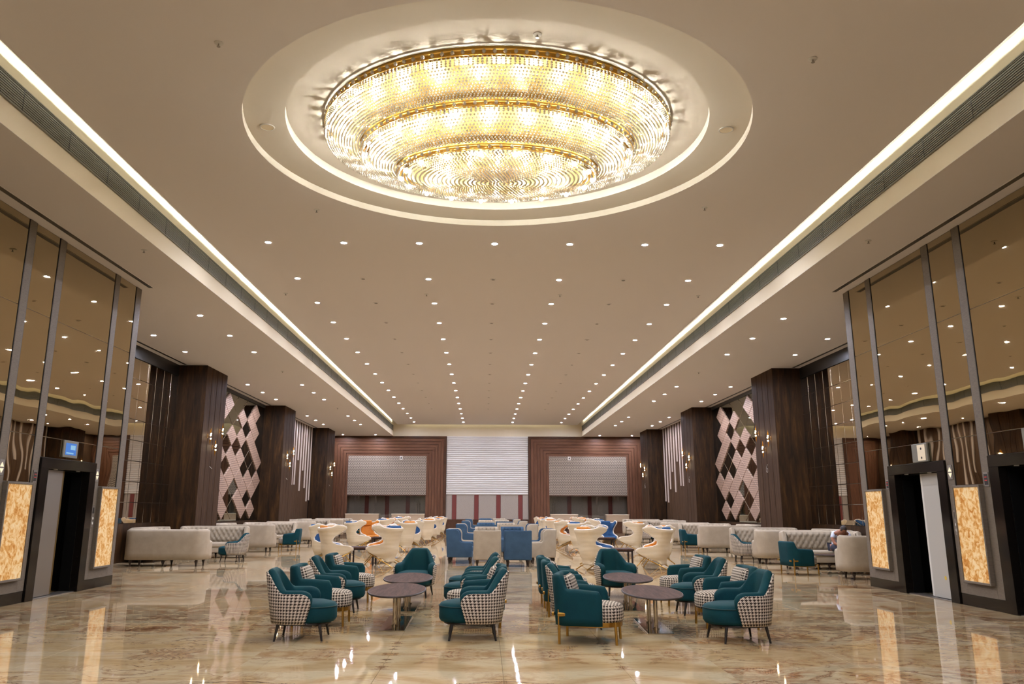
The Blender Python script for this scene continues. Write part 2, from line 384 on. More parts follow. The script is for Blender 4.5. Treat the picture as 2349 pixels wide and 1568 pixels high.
# ================================================================== the setting
# ---- floor: slab and marble tiles
floor = MB().box(-XW-2, YN-.3, -.2, XW+2, YB+2.4, -.0125).build('floor', 'grout'); tag(floor, 'glossy beige bookmatched marble floor of the hall', kind='structure')
TS = 1.17
cells = []
for i in range(-11, 11):
    for j in range(-14, 48):
        x, y = (i+.5)*TS, (j+.5)*TS
        if abs(x) < XW+1.0 and YN < y < YB+2: cells.append((x, y))
def seen(c): return c[1] > 5.2 and abs(c[0]+.18) < .66*c[1]+.3 and (abs(c[0]) < XP or c[1] > YP)
near = sorted([c for c in cells if seen(c)], key=lambda c: c[1])[:300]; ns = set(near)
tm = MB().box(-TS/2+.0015, -TS/2+.0015, -.0125, TS/2-.0015, TS/2-.0015, 0).mesh('floor_tile', 'marble', bevel=.0012, seg=1)
for c in near: link('floor_tile', tm, floor, (c[0], c[1], 0))
rest = MB()
for x, y in cells:
    if (x, y) not in ns: rest.box(x-TS/2+.0015, y-TS/2+.0015, -.0125, x+TS/2-.0015, y+TS/2-.0015, 0)
tag(rest.build('marble_paving', 'marble', floor), None, kind='stuff')

# ---- ceiling: raised panel with round recess, side ceilings, cove
def ring_pts(a, b, n, z): return [(RC[0]+a*math.cos(2*PI*i/n), RC[1]+b*math.sin(2*PI*i/n), z) for i in range(n)]
cm = MB(); XI = XF-.25; N = 96
zt = HU+.10
sq0, sq1 = RC[1]-4.3, RC[1]+4.3
outer = []
for i in range(N):
    t = 2*PI*i/N; c, s_ = math.cos(t), math.sin(t)
    k = min((XI-abs(RC[0]))/max(abs(c), 1e-6), 4.3/max(abs(s_), 1e-6)); outer.append((RC[0]+c*k, RC[1]+s_*k, HU))
# exact corners of the square are folded in by snapping the closest samples
for sx in (-1, 1):
    for sy in (-1, 1):
        q = (RC[0]+sx*(XI-abs(RC[0])), RC[1]+sy*4.3, HU); bi = min(range(N), key=lambda i: (outer[i][0]-q[0])**2+(outer[i][1]-q[1])**2); outer[bi] = q
A0 = ring_pts(3.70, 3.63, N, HU); A1 = ring_pts(3.70, 3.63, N, HU+.115); A1o = ring_pts(3.76, 3.69, N, HU+.115)
B0 = ring_pts(3.12, 3.05, N, HU+.115); B1 = ring_pts(3.12, 3.05, N, HU+.25)
vv = outer+A0; cm.add(vv, [(i, (i+1) % N, N+(i+1) % N, N+i) for i in range(N)])
cm.add(A0+A1, [(i, (i+1) % N, N+(i+1) % N, N+i) for i in range(N)], 1)
cm.add(A1+B0, [(i, (i+1) % N, N+(i+1) % N, N+i) for i in range(N)], 1)
cm.add(B0+B1, [(i, (i+1) % N, N+(i+1) % N, N+i) for i in range(N)], 1)
cm.add(B1, [tuple(range(N))], 1)
YI = YB-.25
x0, x1 = RC[0]-(XI-abs(RC[0])), RC[0]+(XI-abs(RC[0]))
cm.quad((x0, YN, HU), (x1, YN, HU), (x1, sq0, HU), (x0, sq0, HU)); cm.quad((x0, sq1, HU), (x1, sq1, HU), (x1, YI, HU), (x0, YI, HU))
# slab edges of the raised panel
for sx in (x0, x1): cm.quad((sx, YN, HU), (sx, YI, HU), (sx, YI, zt), (sx, YN, zt))
cm.quad((x0, YI, HU), (x1, YI, HU), (x1, YI, zt), (x0, YI, zt))
ceil = cm.build('ceiling', ['ceiling', 'plaster']); tag(ceil, 'raised white ceiling with a round stepped recess around the chandelier', kind='structure')
cv = MB()
zc = 7.085
for sx in (-1, 1):   # cove back, closed above
    xa, xb = sorted((sx*(XI-.5), sx*XF)); cv.box(xa, YN, zc, xb, YB, zc+.05)
    xa, xb = sorted((sx*(XI-.55), sx*(XI-.5))); cv.box(xa, YN, zt-.02, xb, YI, zc+.05)
    xa, xb = sorted((sx*(XI-.55), sx*(XI-.003))); cv.box(xa, YN, zt-.012, xb, YI-.003, zt)
cv.box(-XF, YI-.5, zc, XF, YB, zc+.05); cv.box(-XI, YI-.55, zt-.02, XI, YI-.5, zc+.05); cv.box(-XI+.003, YI-.5, zt-.012, XI-.003, YI-.003, zt)
tag(cv.build('ceiling_cove', 'plaster'), 'white cove slot around the raised ceiling', kind='structure')
# fascias (trims) of the raised part
for sx in (-1, 1):
    xa, xb = sorted((sx*XF, sx*(XF+.12)))
    tag(MB().box(xa, YN, HS+.003, xb, YB+.12, zc+.05).build('trim_1' if sx < 0 else 'trim_2', 'cream'), f'cream fascia along the {SIDE[sx]} edge of the raised ceiling', kind='structure')
tag(MB().box(-XF, YB, HS+.003, XF, YB+.12, zc+.05).build('trim_3', 'cream'), 'cream fascia at the far end of the raised ceiling', kind='structure')
# side ceilings
for sx in (-1, 1):
    xa, xb = sorted((sx*XF, sx*(XW+1.2)))
    tag(MB().box(xa, YN, HS, xb, YB+1.8, HS+.002).build('ceiling_'+SIDE[sx], 'ceiling'), f'lower white ceiling over the {SIDE[sx]} seating aisle', kind='structure')
# cove light strips
led_me = MB()
for sx in (-1, 1):
    t = thing('cove_light', f'cool white light strip in the {SIDE[sx]} ceiling cove', 'light strip', (sx*(XI-.12), 0, zt))
    MB().box(-.022, YN+.1, 0, .022, YI-.9, .018).build('strip', 'led', t)
    MB().box(-.03, YN+.1, -.001, .03, YI-.9, .003).build('channel', 'white', t)
t = thing('cove_light', 'white light strip in the far end ceiling cove', 'light strip', (0, YI-.12, zt))
MB().box(-XI+.5, -.022, 0, XI-.5, .022, .018).build('strip', 'led', t); MB().box(-XI+.5, -.03, -.001, XI-.5, .03, .003).build('channel', 'white', t)
# air grilles on the fascias
for sx in (-1, 1):
    t = thing('air_grille', f'long grey linear air grille on the {SIDE[sx]} fascia', 'grille', (sx*XF, 0, 6.61))
    def gx(a, b): return sorted((-sx*a, -sx*b))
    b = MB(); a0, a1 = gx(.001, .006); b.box(a0, YN, -.16, a1, YB-.45, .16); b.build('backing', 'black', t)
    sm = MB(); a0, a1 = gx(.006, .022); sm.box(a0, YN, -.010, a1, YB-.45, .010); me = sm.mesh('slat', 'grille')
    for k in range(10): link('slat', me, t, (0, 0, -.144+k*.032))
    a0, a1 = gx(.001, .03); MB().box(a0, YN, .15, a1, YB-.45, .165).box(a0, YN, -.165, a1, YB-.45, -.15).build('frame', 'grille', t)
    d = MB(); a0, a1 = gx(.006, .0235)
    for k in range(50): yy = -6+k*1.2; (d.box(a0, yy, -.15, a1, yy+.012, .15) if yy < YB-.6 else None)
    tag(d.build('joint', 'black', t), None, kind='stuff')
# ---- front wall behind the camera, outer shells
tag(MB().box(-XW-1, YN-.3, 0, XW+1, YN, 7.2).build('wall_front', 'cream'), 'plain cream wall behind the camera', kind='structure')

# ---- side walls with their bays
DS_FILL = {-1: [4, 6], 0: [1, 3, 7, 9, 11], 1: [4, 8, 10], 2: [1, 3], 3: [2, 4, 6, 8, 10], 4: [5], 5: [4, 6, 8], 6: [1, 3, 11], 7: [2, 4, 6, 10], 8: [1, 5, 9], 9: [4, 8], 10: [3, 5, 9]}
def rhomb(hw, hh, d, bev):
    m = MB(); a = [(hw, 0), (0, hh), (-hw, 0), (0, -hh)]; k = 1-bev/hh
    vv = [(0, p[0], p[1]) for p in a]+[(d*.6, p[0], p[1]) for p in a]+[(d, p[0]*k, p[1]*k) for p in a]
    return m.add(vv, [(0, 1, 5, 4), (1, 2, 6, 5), (2, 3, 7, 6), (3, 0, 4, 7), (4, 5, 9, 8), (5, 6, 10, 9), (6, 7, 11, 10), (7, 4, 8, 11)], 1).add(vv[8:], [(0, 1, 2, 3)], 0)
r_fill = rhomb(.634, .404, .05, .012).mesh('weave_tile', ['pinkweave', 'pinkweave'])
r_mirr = rhomb(.634, .404, .012, .016).mesh('mirror_tile', ['greymirror', 'bevel'])
def sqtile(w_, h_, d, bev):
    m = MB(); a = [(w_/2, h_/2), (-w_/2, h_/2), (-w_/2, -h_/2), (w_/2, -h_/2)]
    vv = [(0, p[0], p[1]) for p in a]+[(d*.5, p[0], p[1]) for p in a]+[(d, p[0]-math.copysign(bev, p[0]), p[1]-math.copysign(bev, p[1])) for p in a]
    return m.add(vv, [(0, 1, 5, 4), (1, 2, 6, 5), (2, 3, 7, 6), (3, 0, 4, 7), (4, 5, 9, 8), (5, 6, 10, 9), (6, 7, 11, 10), (7, 4, 8, 11)], 1).add(vv[8:], [(0, 1, 2, 3)], 0)
TQ, TZ = .60, .585
s_tile = sqtile(TQ-.004, TZ-.004, .014, .010).mesh('mirror_tile', ['bronze2', 'bevel'])
SLATS = [(47.78, 1.95), (47.13, 1.88), (46.45, 2.6), (45.83, 3.54), (45.2, 2.42), (44.58, 4.04), (43.95, 2.72), (43.38, 2.7), (42.75, 3.4), (42.12, 2.1), (41.5, 2.9), (40.88, 3.7), (40.25, 2.3)]
for sx in (-1, 1):
    wl = MB()
    def wx(a, b): return sorted((sx*a, sx*b))
    a, b = wx(XW, XW+.3); wl.box(a, YP-.2, 0, b, YB+.3, HS)
    W_ = wl.build('wall_'+SIDE[sx], 'blackgap'); tag(W_, f'{SIDE[sx]} side wall of the seating hall', kind='structure')
    rot = (0, 0, 0) if sx < 0 else (0, 0, PI)
    # bay 1: square bronze mirror tiles
    for i in range(9):
        for j in range(8):
            link('mirror_tile', s_tile, W_, (sx*(XW-.012), 26.70-.012-(i+.5)*TQ, 1.06+(j+.5)*TZ), rot)
    a, b = wx(XW-.011, XW-.001); MB().box(a, YP, 1.06, b, 21.28, 5.74).build('mirror_panel', 'bronze2', W_)
    a, b = wx(XW-.03, XW); MB().box(a, YP, 0, b, 26.7, 1.055).build('dado', 'colwood', W_); MB().box(a, YP, 5.75, b, 26.7, HS-.002).build('bulkhead', 'black', W_)
    # bay 2: diamond feature
    a, b = wx(XW-.014, XW-.002); MB().box(a, 28.86, 1.0, b, 37.44, 5.98).build('mirror_panel', 'greymirror', W_)
    a, b = wx(XW-.06, XW); MB().box(a, 28.86, 0, b, 37.44, .99).build('dado', 'colwood', W_); MB().box(a, 28.86, 5.985, b, 37.44, HS-.002).build('bulkhead', 'black', W_)
    for i in range(-1, 11):
        for j in range(1, 12):
            if (i+j) % 2 == 0: continue
            fill = j in DS_FILL.get(i, [])
            link('weave_tile' if fill else 'mirror_tile', r_fill if fill else r_mirr, W_, (sx*(XW-.0145), 36.0-.6425*i, 1.05+.41*j), rot)
    # bay 3: planks with hanging slats
    a, b = wx(XW-.04, XW)
    pl = MB().box(a, -.205, 0.15, b, .205, HS-.004).mesh('plank', 'plank', bevel=.006, seg=1)
    for k in range(20): link('plank', pl, W_, (0, 39.6+.215+.43*k, 0)) if 39.6+.43*(k+1) < 48.2 else None
    a, b = wx(XW-.09, XW-.04)
    for y, zb in SLATS: MB().box(a, y-.06, zb, b, y+.06, HS-.004).build('slat', 'slat', W_)
    a, b = wx(XW-.04, XW); MB().box(a, 50.31, 0, b, YB, HS-.004).build('panel', 'plank', W_)
    # columns
    for ci, (ya, yb) in enumerate(COLY):
        a, b = wx(XC+.03, XW+.02)
        C_ = MB().box(a, ya, 0, b, yb, HS-.002).build('column', 'groove'); tag(C_, f'dark veneered column with plank face, {ORD[ci]} on the {SIDE[sx]}', kind='structure')
        a, b = wx(XC, XW-.001); MB().box(a, ya-.02, 0, b, ya, HS-.003).build('front_panel', 'colwood', C_, bevel=.004, seg=1); MB().box(a, yb, 0, b, yb+.02, HS-.003).build('rear_panel', 'colwood', C_)
        a, b = wx(XC-.006, XC+.03); wy = (yb-ya-.012)/4
        pm = MB().box(a, -wy/2+.016, 0, b, wy/2-.016, HS-.003).mesh('plank', 'plank', bevel=.005, seg=1)
        for k in range(4): link('plank', pm, C_, (0, ya+.006+wy*(k+.5), 0))
        a, b = wx(XC-.02, XC-.004); MB().box(a, ya-.022, 0, b, ya+.004, HS-.003).build('edge_trim', 'plank', C_)
        # chalk mark under the sconces
        if sx > 0:
            pts = [(sx*(XC-.009), ya+1.12+.07*math.cos(t), 2.80+.075*math.sin(t)) for t in np.linspace(0, 2*PI, 14)]
            pts = [(sx*(XC-.009), ya+1.05, 3.0), (sx*(XC-.009), ya+1.16, 2.9)]+[(sx*(XC-.009), ya+1.12+.075*math.cos(t), 2.80+.075*math.sin(t)) for t in np.linspace(.2, 2*PI, 12)]
            MB().tube(pts, .006, 5).build('chalk_mark', 'chalk', C_)
        else:
            pts = [(sx*(XC-.009), ya+.95, 2.86), (sx*(XC-.009), ya+1.05, 2.83), (sx*(XC-.009), ya+1.22, 2.79)]
            MB().tube(pts, .009, 5).build('chalk_mark', 'chalk', C_)
    # linear slots in the side ceiling
    for (xa_, ya, yb, nm) in ((7.40, 3.0, 16.95, 'beside the lift wall'), (10.1, 18.0, 26.6, 'over the bronze mirror bay'), (10.08, 28.9, 37.4, 'over the diamond bay'), (10.1, 39.7, 48.1, 'over the slatted bay')):
        t = thing('slot_diffuser', f'narrow dark ceiling air slot {nm}, {SIDE[sx]} aisle', 'air slot', (sx*xa_, ya, HS))
        MB().box(-.05, 0, -.004, .05, yb-ya, -.0005).build('slot', 'black', t); MB().box(-.058, 0, -.007, -.048, yb-ya, -.0002).build('flange', 'ceiling', t); MB().box(.048, 0, -.007, .058, yb-ya, -.0002).build('flange', 'ceiling', t)

# ---- lift walls
STRIPS = [(16.85, 17.09), (15.86, 16.05), (13.66, 13.86), (12.68, 12.88), (10.46, 10.66)]
BAYS = [('onyx', 16.05, 16.85), ('lift', 13.86, 15.86), ('onyx', 12.88, 13.66), ('lift', 10.66, 12.68)]
for sx in (-1, 1):
    def wx(a, b): return sorted((sx*a, sx*b))
    sd = SIDE[sx]
    L = MB(); a, b = wx(XP+.02, XP+.30)
    # core with the two lift openings left out
    zz = 2.2
    for y0, y1 in ((12.42, 14.12), (15.62, YP-.001), (YN, 10.90)): L.box(a, y0, 0, b, y1, HS-.002)
    L.box(a, 14.12, zz, b, 15.62, HS-.002); L.box(a, 10.90, zz, b, 12.42, HS-.002)
    a2, b2 = wx(XP+.30, XW+.6); L.box(a2, YP-.25, 0, b2, YP-.001, HS-.002)
    P_ = L.build('wall_lift_'+sd, 'greypaper'); tag(P_, f'{sd} lift lobby wall with bronze mirrors and grey strips', kind='structure')
    a, b = wx(XP, XP+.02)
    for y0, y1 in STRIPS:
        MB().box(a, y0, .18, b, y1, HS-.003).build('pilaster', 'greypaper', P_, bevel=.003, seg=1)
        a3, b3 = wx(XP+.004, XP+.02)
        for yy in (y0-.012, y1): MB().box(a3, yy, 1.88, b3, yy+.012, HS-.004).build('edge_trim', 'black', P_)
    for kind, y0, y1 in BAYS:
        zb = 1.90 if kind == 'onyx' else 2.33
        if kind == 'onyx': MB().box(a, y0+.001, .18, b, y1-.001, 1.89).build('lower_panel', 'greypaper', P_)
        a3, b3 = wx(XP+.012, XP+.0198)
        zs = [zb, 2.67, 4.67, HS-.004]
        for q in range(3): MB().box(a3, y0+.014, zs[q]+.004, b3, y1-.014, zs[q+1]-.004).build('mirror_pane', 'bronze', P_, bevel=.003, seg=1)
    a3, b3 = wx(XP+.012, XP+.0198); MB().box(a3, YN, 1.2, b3, 10.45, HS-.004).build('mirror_pane', 'bronze', P_)
    # baseboards
    bb = MB(); a, b = wx(XP-.004, XP+.02)
    for y0, y1 in ((15.875, YP+.003), (12.60, 13.845), (YN, 10.64)): bb.box(a, y0, 0, b, y1, .18)
    a, b = wx(XP+.002, XW); bb.box(a, YP-.002, 0, b, YP+.01, .18)
    tag(bb.build('baseboard_'+sd, 'granite'), f'black stone baseboard along the {sd} lift wall', kind='structure')
    # onyx light panels
    for y0, y1, nm in ((16.11, 16.80, 'beyond'), (12.93, 13.62, 'before')):
        t = thing('light_panel', f'backlit orange onyx panel on the {sd} lift wall, {nm} the lift door', 'light panel', (sx*XP, (y0+y1)/2, 1.13))
        h = (y1-y0)/2
        def fx(p, q): return sorted((-sx*p, -sx*q))
        a, b = fx(.001, .06); MB().box(a, -h, -.73, b, h, .73).build('onyx_sheet', 'onyx', t)
        a, b = fx(.0005, .075); fr = MB(); fr.box(a, -h-.035, -.765, b, -h, .765); fr.box(a, h, -.765, b, h+.035, .765); fr.box(a, -h, -.765, b, h, -.73); fr.box(a, -h, .73, b, h, .765)
        fr.build('frame', 'greypaper', t, bevel=.004, seg=1)
    # lifts
    for y0, y1, nm in ((13.88, 15.86, 'with its doors half open beside the far onyx panel' if sx < 0 else 'with a pale door leaf half shut'), (10.66, 12.66, 'nearest the camera at the frame edge')):
        t = thing('elevator', f'{sd} lift in black granite surround, {nm}', 'elevator', (sx*XP, (y0+y1)/2, 0))
        hw = (y1-y0)/2; ow = hw-.25
        def fx(p, q): return sorted((sx*p, sx*q))
        a, b = fx(-.03, .11)
        for s2 in (-1, 1):
            c, d = sorted((s2*hw, s2*ow)); MB().box(a, c, 0, b, d, 2.15).build('jamb', 'granite', t, bevel=.004, seg=1)
        MB().box(a, -hw, 2.15, b, hw, 2.325).build('lintel', 'granite', t, bevel=.004, seg=1)
        a, b = fx(.112, .305)
        for s2 in (-1, 1):
            c, d = sorted((s2*(ow+.004), s2*(ow-.012))); MB().box(a, c, .013, b, d, 2.2).build('reveal', 'blackgap', t)
        MB().box(a, -ow, 2.14, b, ow, 2.2).build('reveal', 'blackgap', t)
        a, b = fx(.02, .30); MB().box(a, -ow+.002, 0, b, ow-.002, .012).build('sill', 'steel', t)
        a, b = fx(.115, .15); MB().box(a, -ow+.013, .02, b, .04, 2.15).build('door_leaf', 'steel' if sx < 0 else 'paledoor', t, bevel=.003, seg=1)
        a, b = fx(.155, .19); MB().box(a, -ow+.013, .02, b, .17, 2.14).build('door_leaf', 'brass' if sx < 0 else 'white', t, bevel=.003, seg=1)
        if sx > 0: a, b = fx(.098, .0999); MB().cyl((sx*.1145, -.38, .36), (sx*.112, -.38, .36), .035, n=10).build('sticker', 'yellow', t)
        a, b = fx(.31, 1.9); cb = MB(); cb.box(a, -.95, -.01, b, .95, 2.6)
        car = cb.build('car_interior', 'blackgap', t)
        for k in (-.4, .4): MB().cyl((sx*.03, k, 2.149), (sx*.03, k, 2.14), .035, n=12).build('lintel_lamp', 'white', t)
# car interiors must open towards the hall: replace the closed block by a five-sided box
for o in [o for o in bpy.data.objects if o.name.split('.')[0] == 'car_interior']:
    bm = bmesh.new(); bm.from_mesh(o.data)
    f = min(bm.faces, key=lambda f: abs(f.calc_center_median().x)); bmesh.ops.delete(bm, geom=[f], context='FACES_ONLY'); bm.to_mesh(o.data); bm.free()

# call plates, lanterns, displays
def plate(name, label, cat, sx, y, z, hy, hz, kind):
    t = thing(name, label, cat, (sx*XP, y, z))
    def fx(p, q): return sorted((-sx*p, -sx*q))
    a, b = fx(.001, .012); MB().box(a, -hy, -hz, b, hy, hz).build('plate', 'steel', t, bevel=.002, seg=1)
    X = -sx*.013
    if kind == 'arrows':
        MB().prism([(-.05, .012), (.05, .012), (0, .085)], 0, X, X-sx*.004).build('up_arrow', 'lamparrow', t); MB().prism([(-.05, -.012), (.05, -.012), (0, -.085)], 0, X, X-sx*.004).build('down_arrow', 'lamparrow', t)
    elif kind == 'display':
        a, b = fx(.012, .015); MB().box(a, -hy*.75, -hz*.75, b, hy*.75, hz*.75).build('window', 'black', t)
        a, b = fx(.0152, .017)
        for q in (-.02, .03): MB().box(a, -.03, q, b, .03, q+.012).build('segment', 'red', t)
    else:
        a, b = fx(.012, .014); MB().box(a, -hy*.6, hz*.3, b, hy*.6, hz*.85).build('window', 'black', t)
        for q in (-.03, -.12): MB().cyl((X, 0, q), (X-sx*.008, 0, q), .024, n=12).build('button', 'white', t)
plate('lift_lantern', 'up and down arrow lantern on the left grey strip by the far onyx panel', 'lantern', -1, 15.95, 2.10, .06, .12, 'arrows')
plate('call_plate', 'lift call buttons on the left grey strip beside the lift', 'call button', -1, 15.95, 1.33, .045, .2, 'call')
plate('floor_display', 'red floor display on the strip before the left lift', 'display', -1, 13.76, 2.0, .055, .1, 'display')
plate('lift_lantern', 'arrow lantern on the left strip at the picture edge', 'lantern', -1, 12.78, 2.10, .06, .12, 'arrows')
plate('lift_lantern', 'up and down arrow lantern on the right strip over the call buttons', 'lantern', 1, 13.75, 2.12, .06, .12, 'arrows')
plate('call_plate', 'lift call buttons between the right lift and near onyx panel', 'call button', 1, 13.75, 1.3, .045, .2, 'call')
plate('floor_display', 'small floor display on the strip beyond the right lift', 'display', 1, 15.95, 1.98, .05, .09, 'display')
plate('floor_display', 'red floor display on the strip above the near right onyx panel', 'display', 1, 12.78, 1.97, .06, .11, 'display')
t = thing('monitor', 'small wall monitor with a blue screen above the left lift', 'monitor', (-XP, 14.82, 2.52))
MB().box(-.008, -.26, -.15, .018, .26, .15).build('casing', 'grille', t, bevel=.006, seg=2); MB().box(.0185, -.19, -.105, .021, .19, .105).build('screen', 'screen', t)
MB().box(.0212, -.02, -.01, .0225, .15, .07).box(.0212, -.16, -.085, .0225, .1, -.06).build('window', 'screenwhite', t)
for y, nm in ((14.62, 'above the right lift'), (11.5, 'above the near right lift')):
    t = thing('junction_box', f'open white junction box {nm}', 'box', (XP, y, 2.50))
    MB().box(-.03, -.26, -.165, .012, .26, .165).build('casing', 'grille', t, bevel=.008, seg=1)
    MB().box(-.038, -.21, -.14, -.0305, .05, .14).build('cover', 'cream', t)
    for q in (-.09, .07): MB().cyl((-.0385, -.08, q), (-.041, -.08, q), .022, n=10).build('hole', 'black', t)

# ---- back wall
bw = MB()
bw.box(-XW-.3, YB+.9, 0, XW+.3, YB+1.1, HS)                      # far plane behind the openings
bw.box(-2.68, YB+.02, 0, 2.66, YB+.3, HS)                        # middle field
WB = bw.build('wall_back', 'greyfab'); tag(WB, 'far end wall with wooden portals and white wave panel', kind='structure')
# wave panel
pr = []; z = 2.37
nr = 28; hR = (HS-2.37)/nr
P = []
for k in range(nr*6+1):
    zz_ = 2.37+k*hR/6; d = .045*abs(math.sin(PI*k/6))**.6
    P.append([(-2.66, YB-.02-d, zz_), (2.64, YB-.02-d, zz_)])
wv = MB().grid(P); wv.quad(P[0][0], P[0][1], (2.64, YB+.02, 2.37), (-2.66, YB+.02, 2.37))
wv.build('wave_panel', 'wavepanel', WB, smooth=True, angle=80)
# lower fabric panels, posts, plinth
xs = [-2.66, -2.27, -2.0, -.84, -.57, .58, .85, 2.0, 2.27, 2.64]
for k in range(0, 10, 2): MB().box(xs[k]+.012, YB-.01, .84, xs[k+1]-.012, YB+.02, 2.355).build('fabric_panel', 'greyfab', WB, bevel=.006, seg=1)
for k in range(1, 9, 2): MB().box(xs[k], YB-.03, .82, xs[k+1], YB+.02, 2.365).build('post', 'redpost', WB, bevel=.006, seg=1)
MB().box(-2.66, YB-.04, 0, 2.64, YB+.02, .82).build('plinth', 'darkborder', WB)
for sx, xo0, xi0, xi1, xo1, red, cnt in ((-1, -10.3, -9.04, -4.0, -2.68, (-8.01, -6.68, -5.33), ((-9.03, -6.93), (-6.09, -4.01))), (1, 2.66, 4.03, 9.05, 10.3, (5.25, 6.58, 7.94), ((4.04, 5.78), (7.6, 9.04)))):
    sd = SIDE[sx]
    T_ = thing('portal', f'red brown wooden portal frame on the {sd} of the end wall', 'portal', ((xi0+xi1)/2, YB, 0)); ox = (xi0+xi1)/2
    tag(T_, None, kind='structure')
    # nested mitred bands stepping inwards; dark outer border
    wl_, wr_, wt_ = xi0-xo0, xo1-xi1, HS-4.83
    def band(f0, f1, y, name, mats, g=.012):
        x0_, x1_ = xo0+wl_*f0+g/2-ox, xo0+wl_*f1-g/2-ox; x2_, x3_ = xo1-wr_*f1+g/2-ox, xo1-wr_*f0-g/2-ox; z1_, z0_ = HS-wt_*f0-g/2, HS-wt_*f1+g/2
        MB().prism([(x0_, 0), (x1_, 0), (x1_, z0_), (x0_, z1_)], 1, y, .3).build(name, mats[0], T_)
        MB().prism([(x2_, 0), (x3_, 0), (x3_, z1_), (x2_, z0_)], 1, y, .3).build(name, mats[0], T_)
        MB().prism([(x0_, z1_), (x3_, z1_), (x2_, z0_), (x1_, z0_)], 1, y, .3).build(name, mats[1], T_)
    band(0, .12, -.12, 'border', ('darkborder', 'darkborder'))
    nb = 6
    for k in range(nb): band(.12+.88*k/nb, .12+.88*(k+1)/nb, -.10+.028*k, 'frame_board', ('redwood', 'redwoodh'))
    MB().box(xi0-ox-.02, .02, 2.35, xi1-ox+.02, .10, 4.84).build('screen_panel', 'screenweave', T_)
    MB().box(xi0-ox-.01, .015, 2.30, xi1-ox+.01, .11, 2.352).build('bottom_rail', 'darkborder', T_)
    G = MB().box(xi0-ox+.01, .05, .0, xi1-ox-.01, .056, 2.30).build('window_1' if sx < 0 else 'window_2', 'glass', None, (ox, YB, 0)); tag(G, f'dark glass below the {sd} patterned screen', kind='structure')
    for rx in red: MB().box(rx-ox, .86, 0, rx+.26-ox, .9, 3.0).build('post', 'redpost', T_)
    for q, (c0, c1) in enumerate(cnt):
        t = thing('counter', f"beige reception counter under the {sd} screen, {('left','right')[q]} one of the pair", 'counter', ((c0+c1)/2, YB-.30, 0)); hw = (c1-c0)/2
        MB().box(-hw, -.2, .72, hw, .22, 1.13).build('front_panel', 'beige', t, bevel=.005, seg=1); MB().box(-hw-.015, -.23, 1.13, hw+.015, .24, 1.17).build('worktop', 'cream', t, bevel=.006, seg=1)
        MB().box(-hw+.02, -.16, 0, hw-.02, .2, .72).build('plinth', 'darkborder', t)
    t = thing('wall_sign', f'small white square sign with dark bell symbol, {sd} screen', 'sign', ((-5.63 if sx < 0 else 5.34), YB+.0195, 4.72))
    MB().box(-.09, -.012, -.12, .09, 0, .12).build('plate', 'white', t); MB().lathe([(.05, 0), (.045, .04), (.02, .11), (.001, .13)], 10, (0, 0, 0)).build('symbol', 'black', t).location = (0, -.014, -.06)
    o = [c for c in t.children if c.name.startswith('symbol')][0]; o.scale = (1, .12, 1)

# ================================================================== lights in the ceiling
dl_ring = MB(); n = 20
dl_ring.lathe([(.058, -.001), (.058, -.010), (.066, -.013), (.082, -.010), (.085, -.001)], n)
me_ring = dl_ring.mesh('trim_ring', 'white', smooth=True); me_lens = MB().lathe([(.057, -.003), (.057, -.006)], 12).mesh('lens', 'lens'); me_lens2 = MB().lathe([(.057, -.003), (.057, -.006)], 12).mesh('lens', 'lens2')
me_off = MB().lathe([(.075, -.001), (.075, -.010), (.06, -.014), (.001, -.015)], n).mesh('speaker_disc', 'ceiling', smooth=True)
me_offc = MB().lathe([(.045, -.0145), (.045, -.0165), (.001, -.0166)], 14).mesh('grille', 'grille')
proto_dl = thing('downlight', 'lit', 'downlight', (0, 0, -50)); link('trim_ring', me_ring, proto_dl); link('lens', me_lens, proto_dl)
first = [True]
def downlight(x, y, z, label):
    if first[0]: first[0] = False; proto_dl.location = (x, y, z); proto_dl['label'] = label; proto_dl['group'] = 'recessed downlights'; KIDS[proto_dl.name] = [(c, []) for c in proto_dl.children]; return
    r = dup(proto_dl, (x, y, z), 0, label, 'recessed downlights')
    if z < HU:
        for c in r.children:
            if c.name.startswith('lens'): c.data = me_lens2
for k in range(7): downlight((k-3)*1.565+.0, 16.04, HU, f'{ORD[k]} from left in the downlight row nearest the chandelier')
for r in range(15):
    for k, x in enumerate((-4.69, -1.555, 1.58, 4.69)): downlight(x, 18.73+2.353*r, HU, f'lit ceiling downlight, {ORD[r+1]} row past the chandelier, {ORD[k]} from the left')
for k in range(7): downlight((k-3)*1.565, 6.62, HU, f'{ORD[k]} from left in the added unseen downlight row on the camera side of the chandelier')  # unseen row, added to brighten the near floor and ceiling
for r in range(8):  # more unseen rows, added so the floor bounces light to the near ceiling
    for k, x in enumerate((-4.69, -1.555, 1.58, 4.69)): downlight(x, 3.93-2.353*r, HU, f'added unseen downlight over the camera end of the hall, {ORD[r]} row, {ORD[k]} from the left')
for sx in (-1, 1):
    ys = [19.48, 21.87, 24.27, 30.95, 33.1, 35.27, 41.65, 43.8, 45.95, 52.4]
    for k, y in enumerate(ys):
        for q, x in enumerate((7.21, 9.3)):
            if k == 0 and q: continue
            downlight(sx*x, y, HS, f"lit downlight in the {SIDE[sx]} aisle ceiling, {ORD[k]} row away, {('inner','outer')[q]} line")
offp = None
for r in range(12):
    for k, x in enumerate((-3.12, 0, 3.13)):
        lab = f'unlit ceiling disc, {ORD[r+1]} row past the chandelier, {ORD[k]} from the left'
        if offp is None:
            offp = thing('ceiling_disc', lab, 'ceiling disc', (x, 18.73+2.353*r, HU), 0, 'unlit ceiling discs'); link('disc', me_off, offp); link('grille', me_offc, offp)
        else: dup(offp, (x, 18.73+2.353*r, HU), 0, lab)
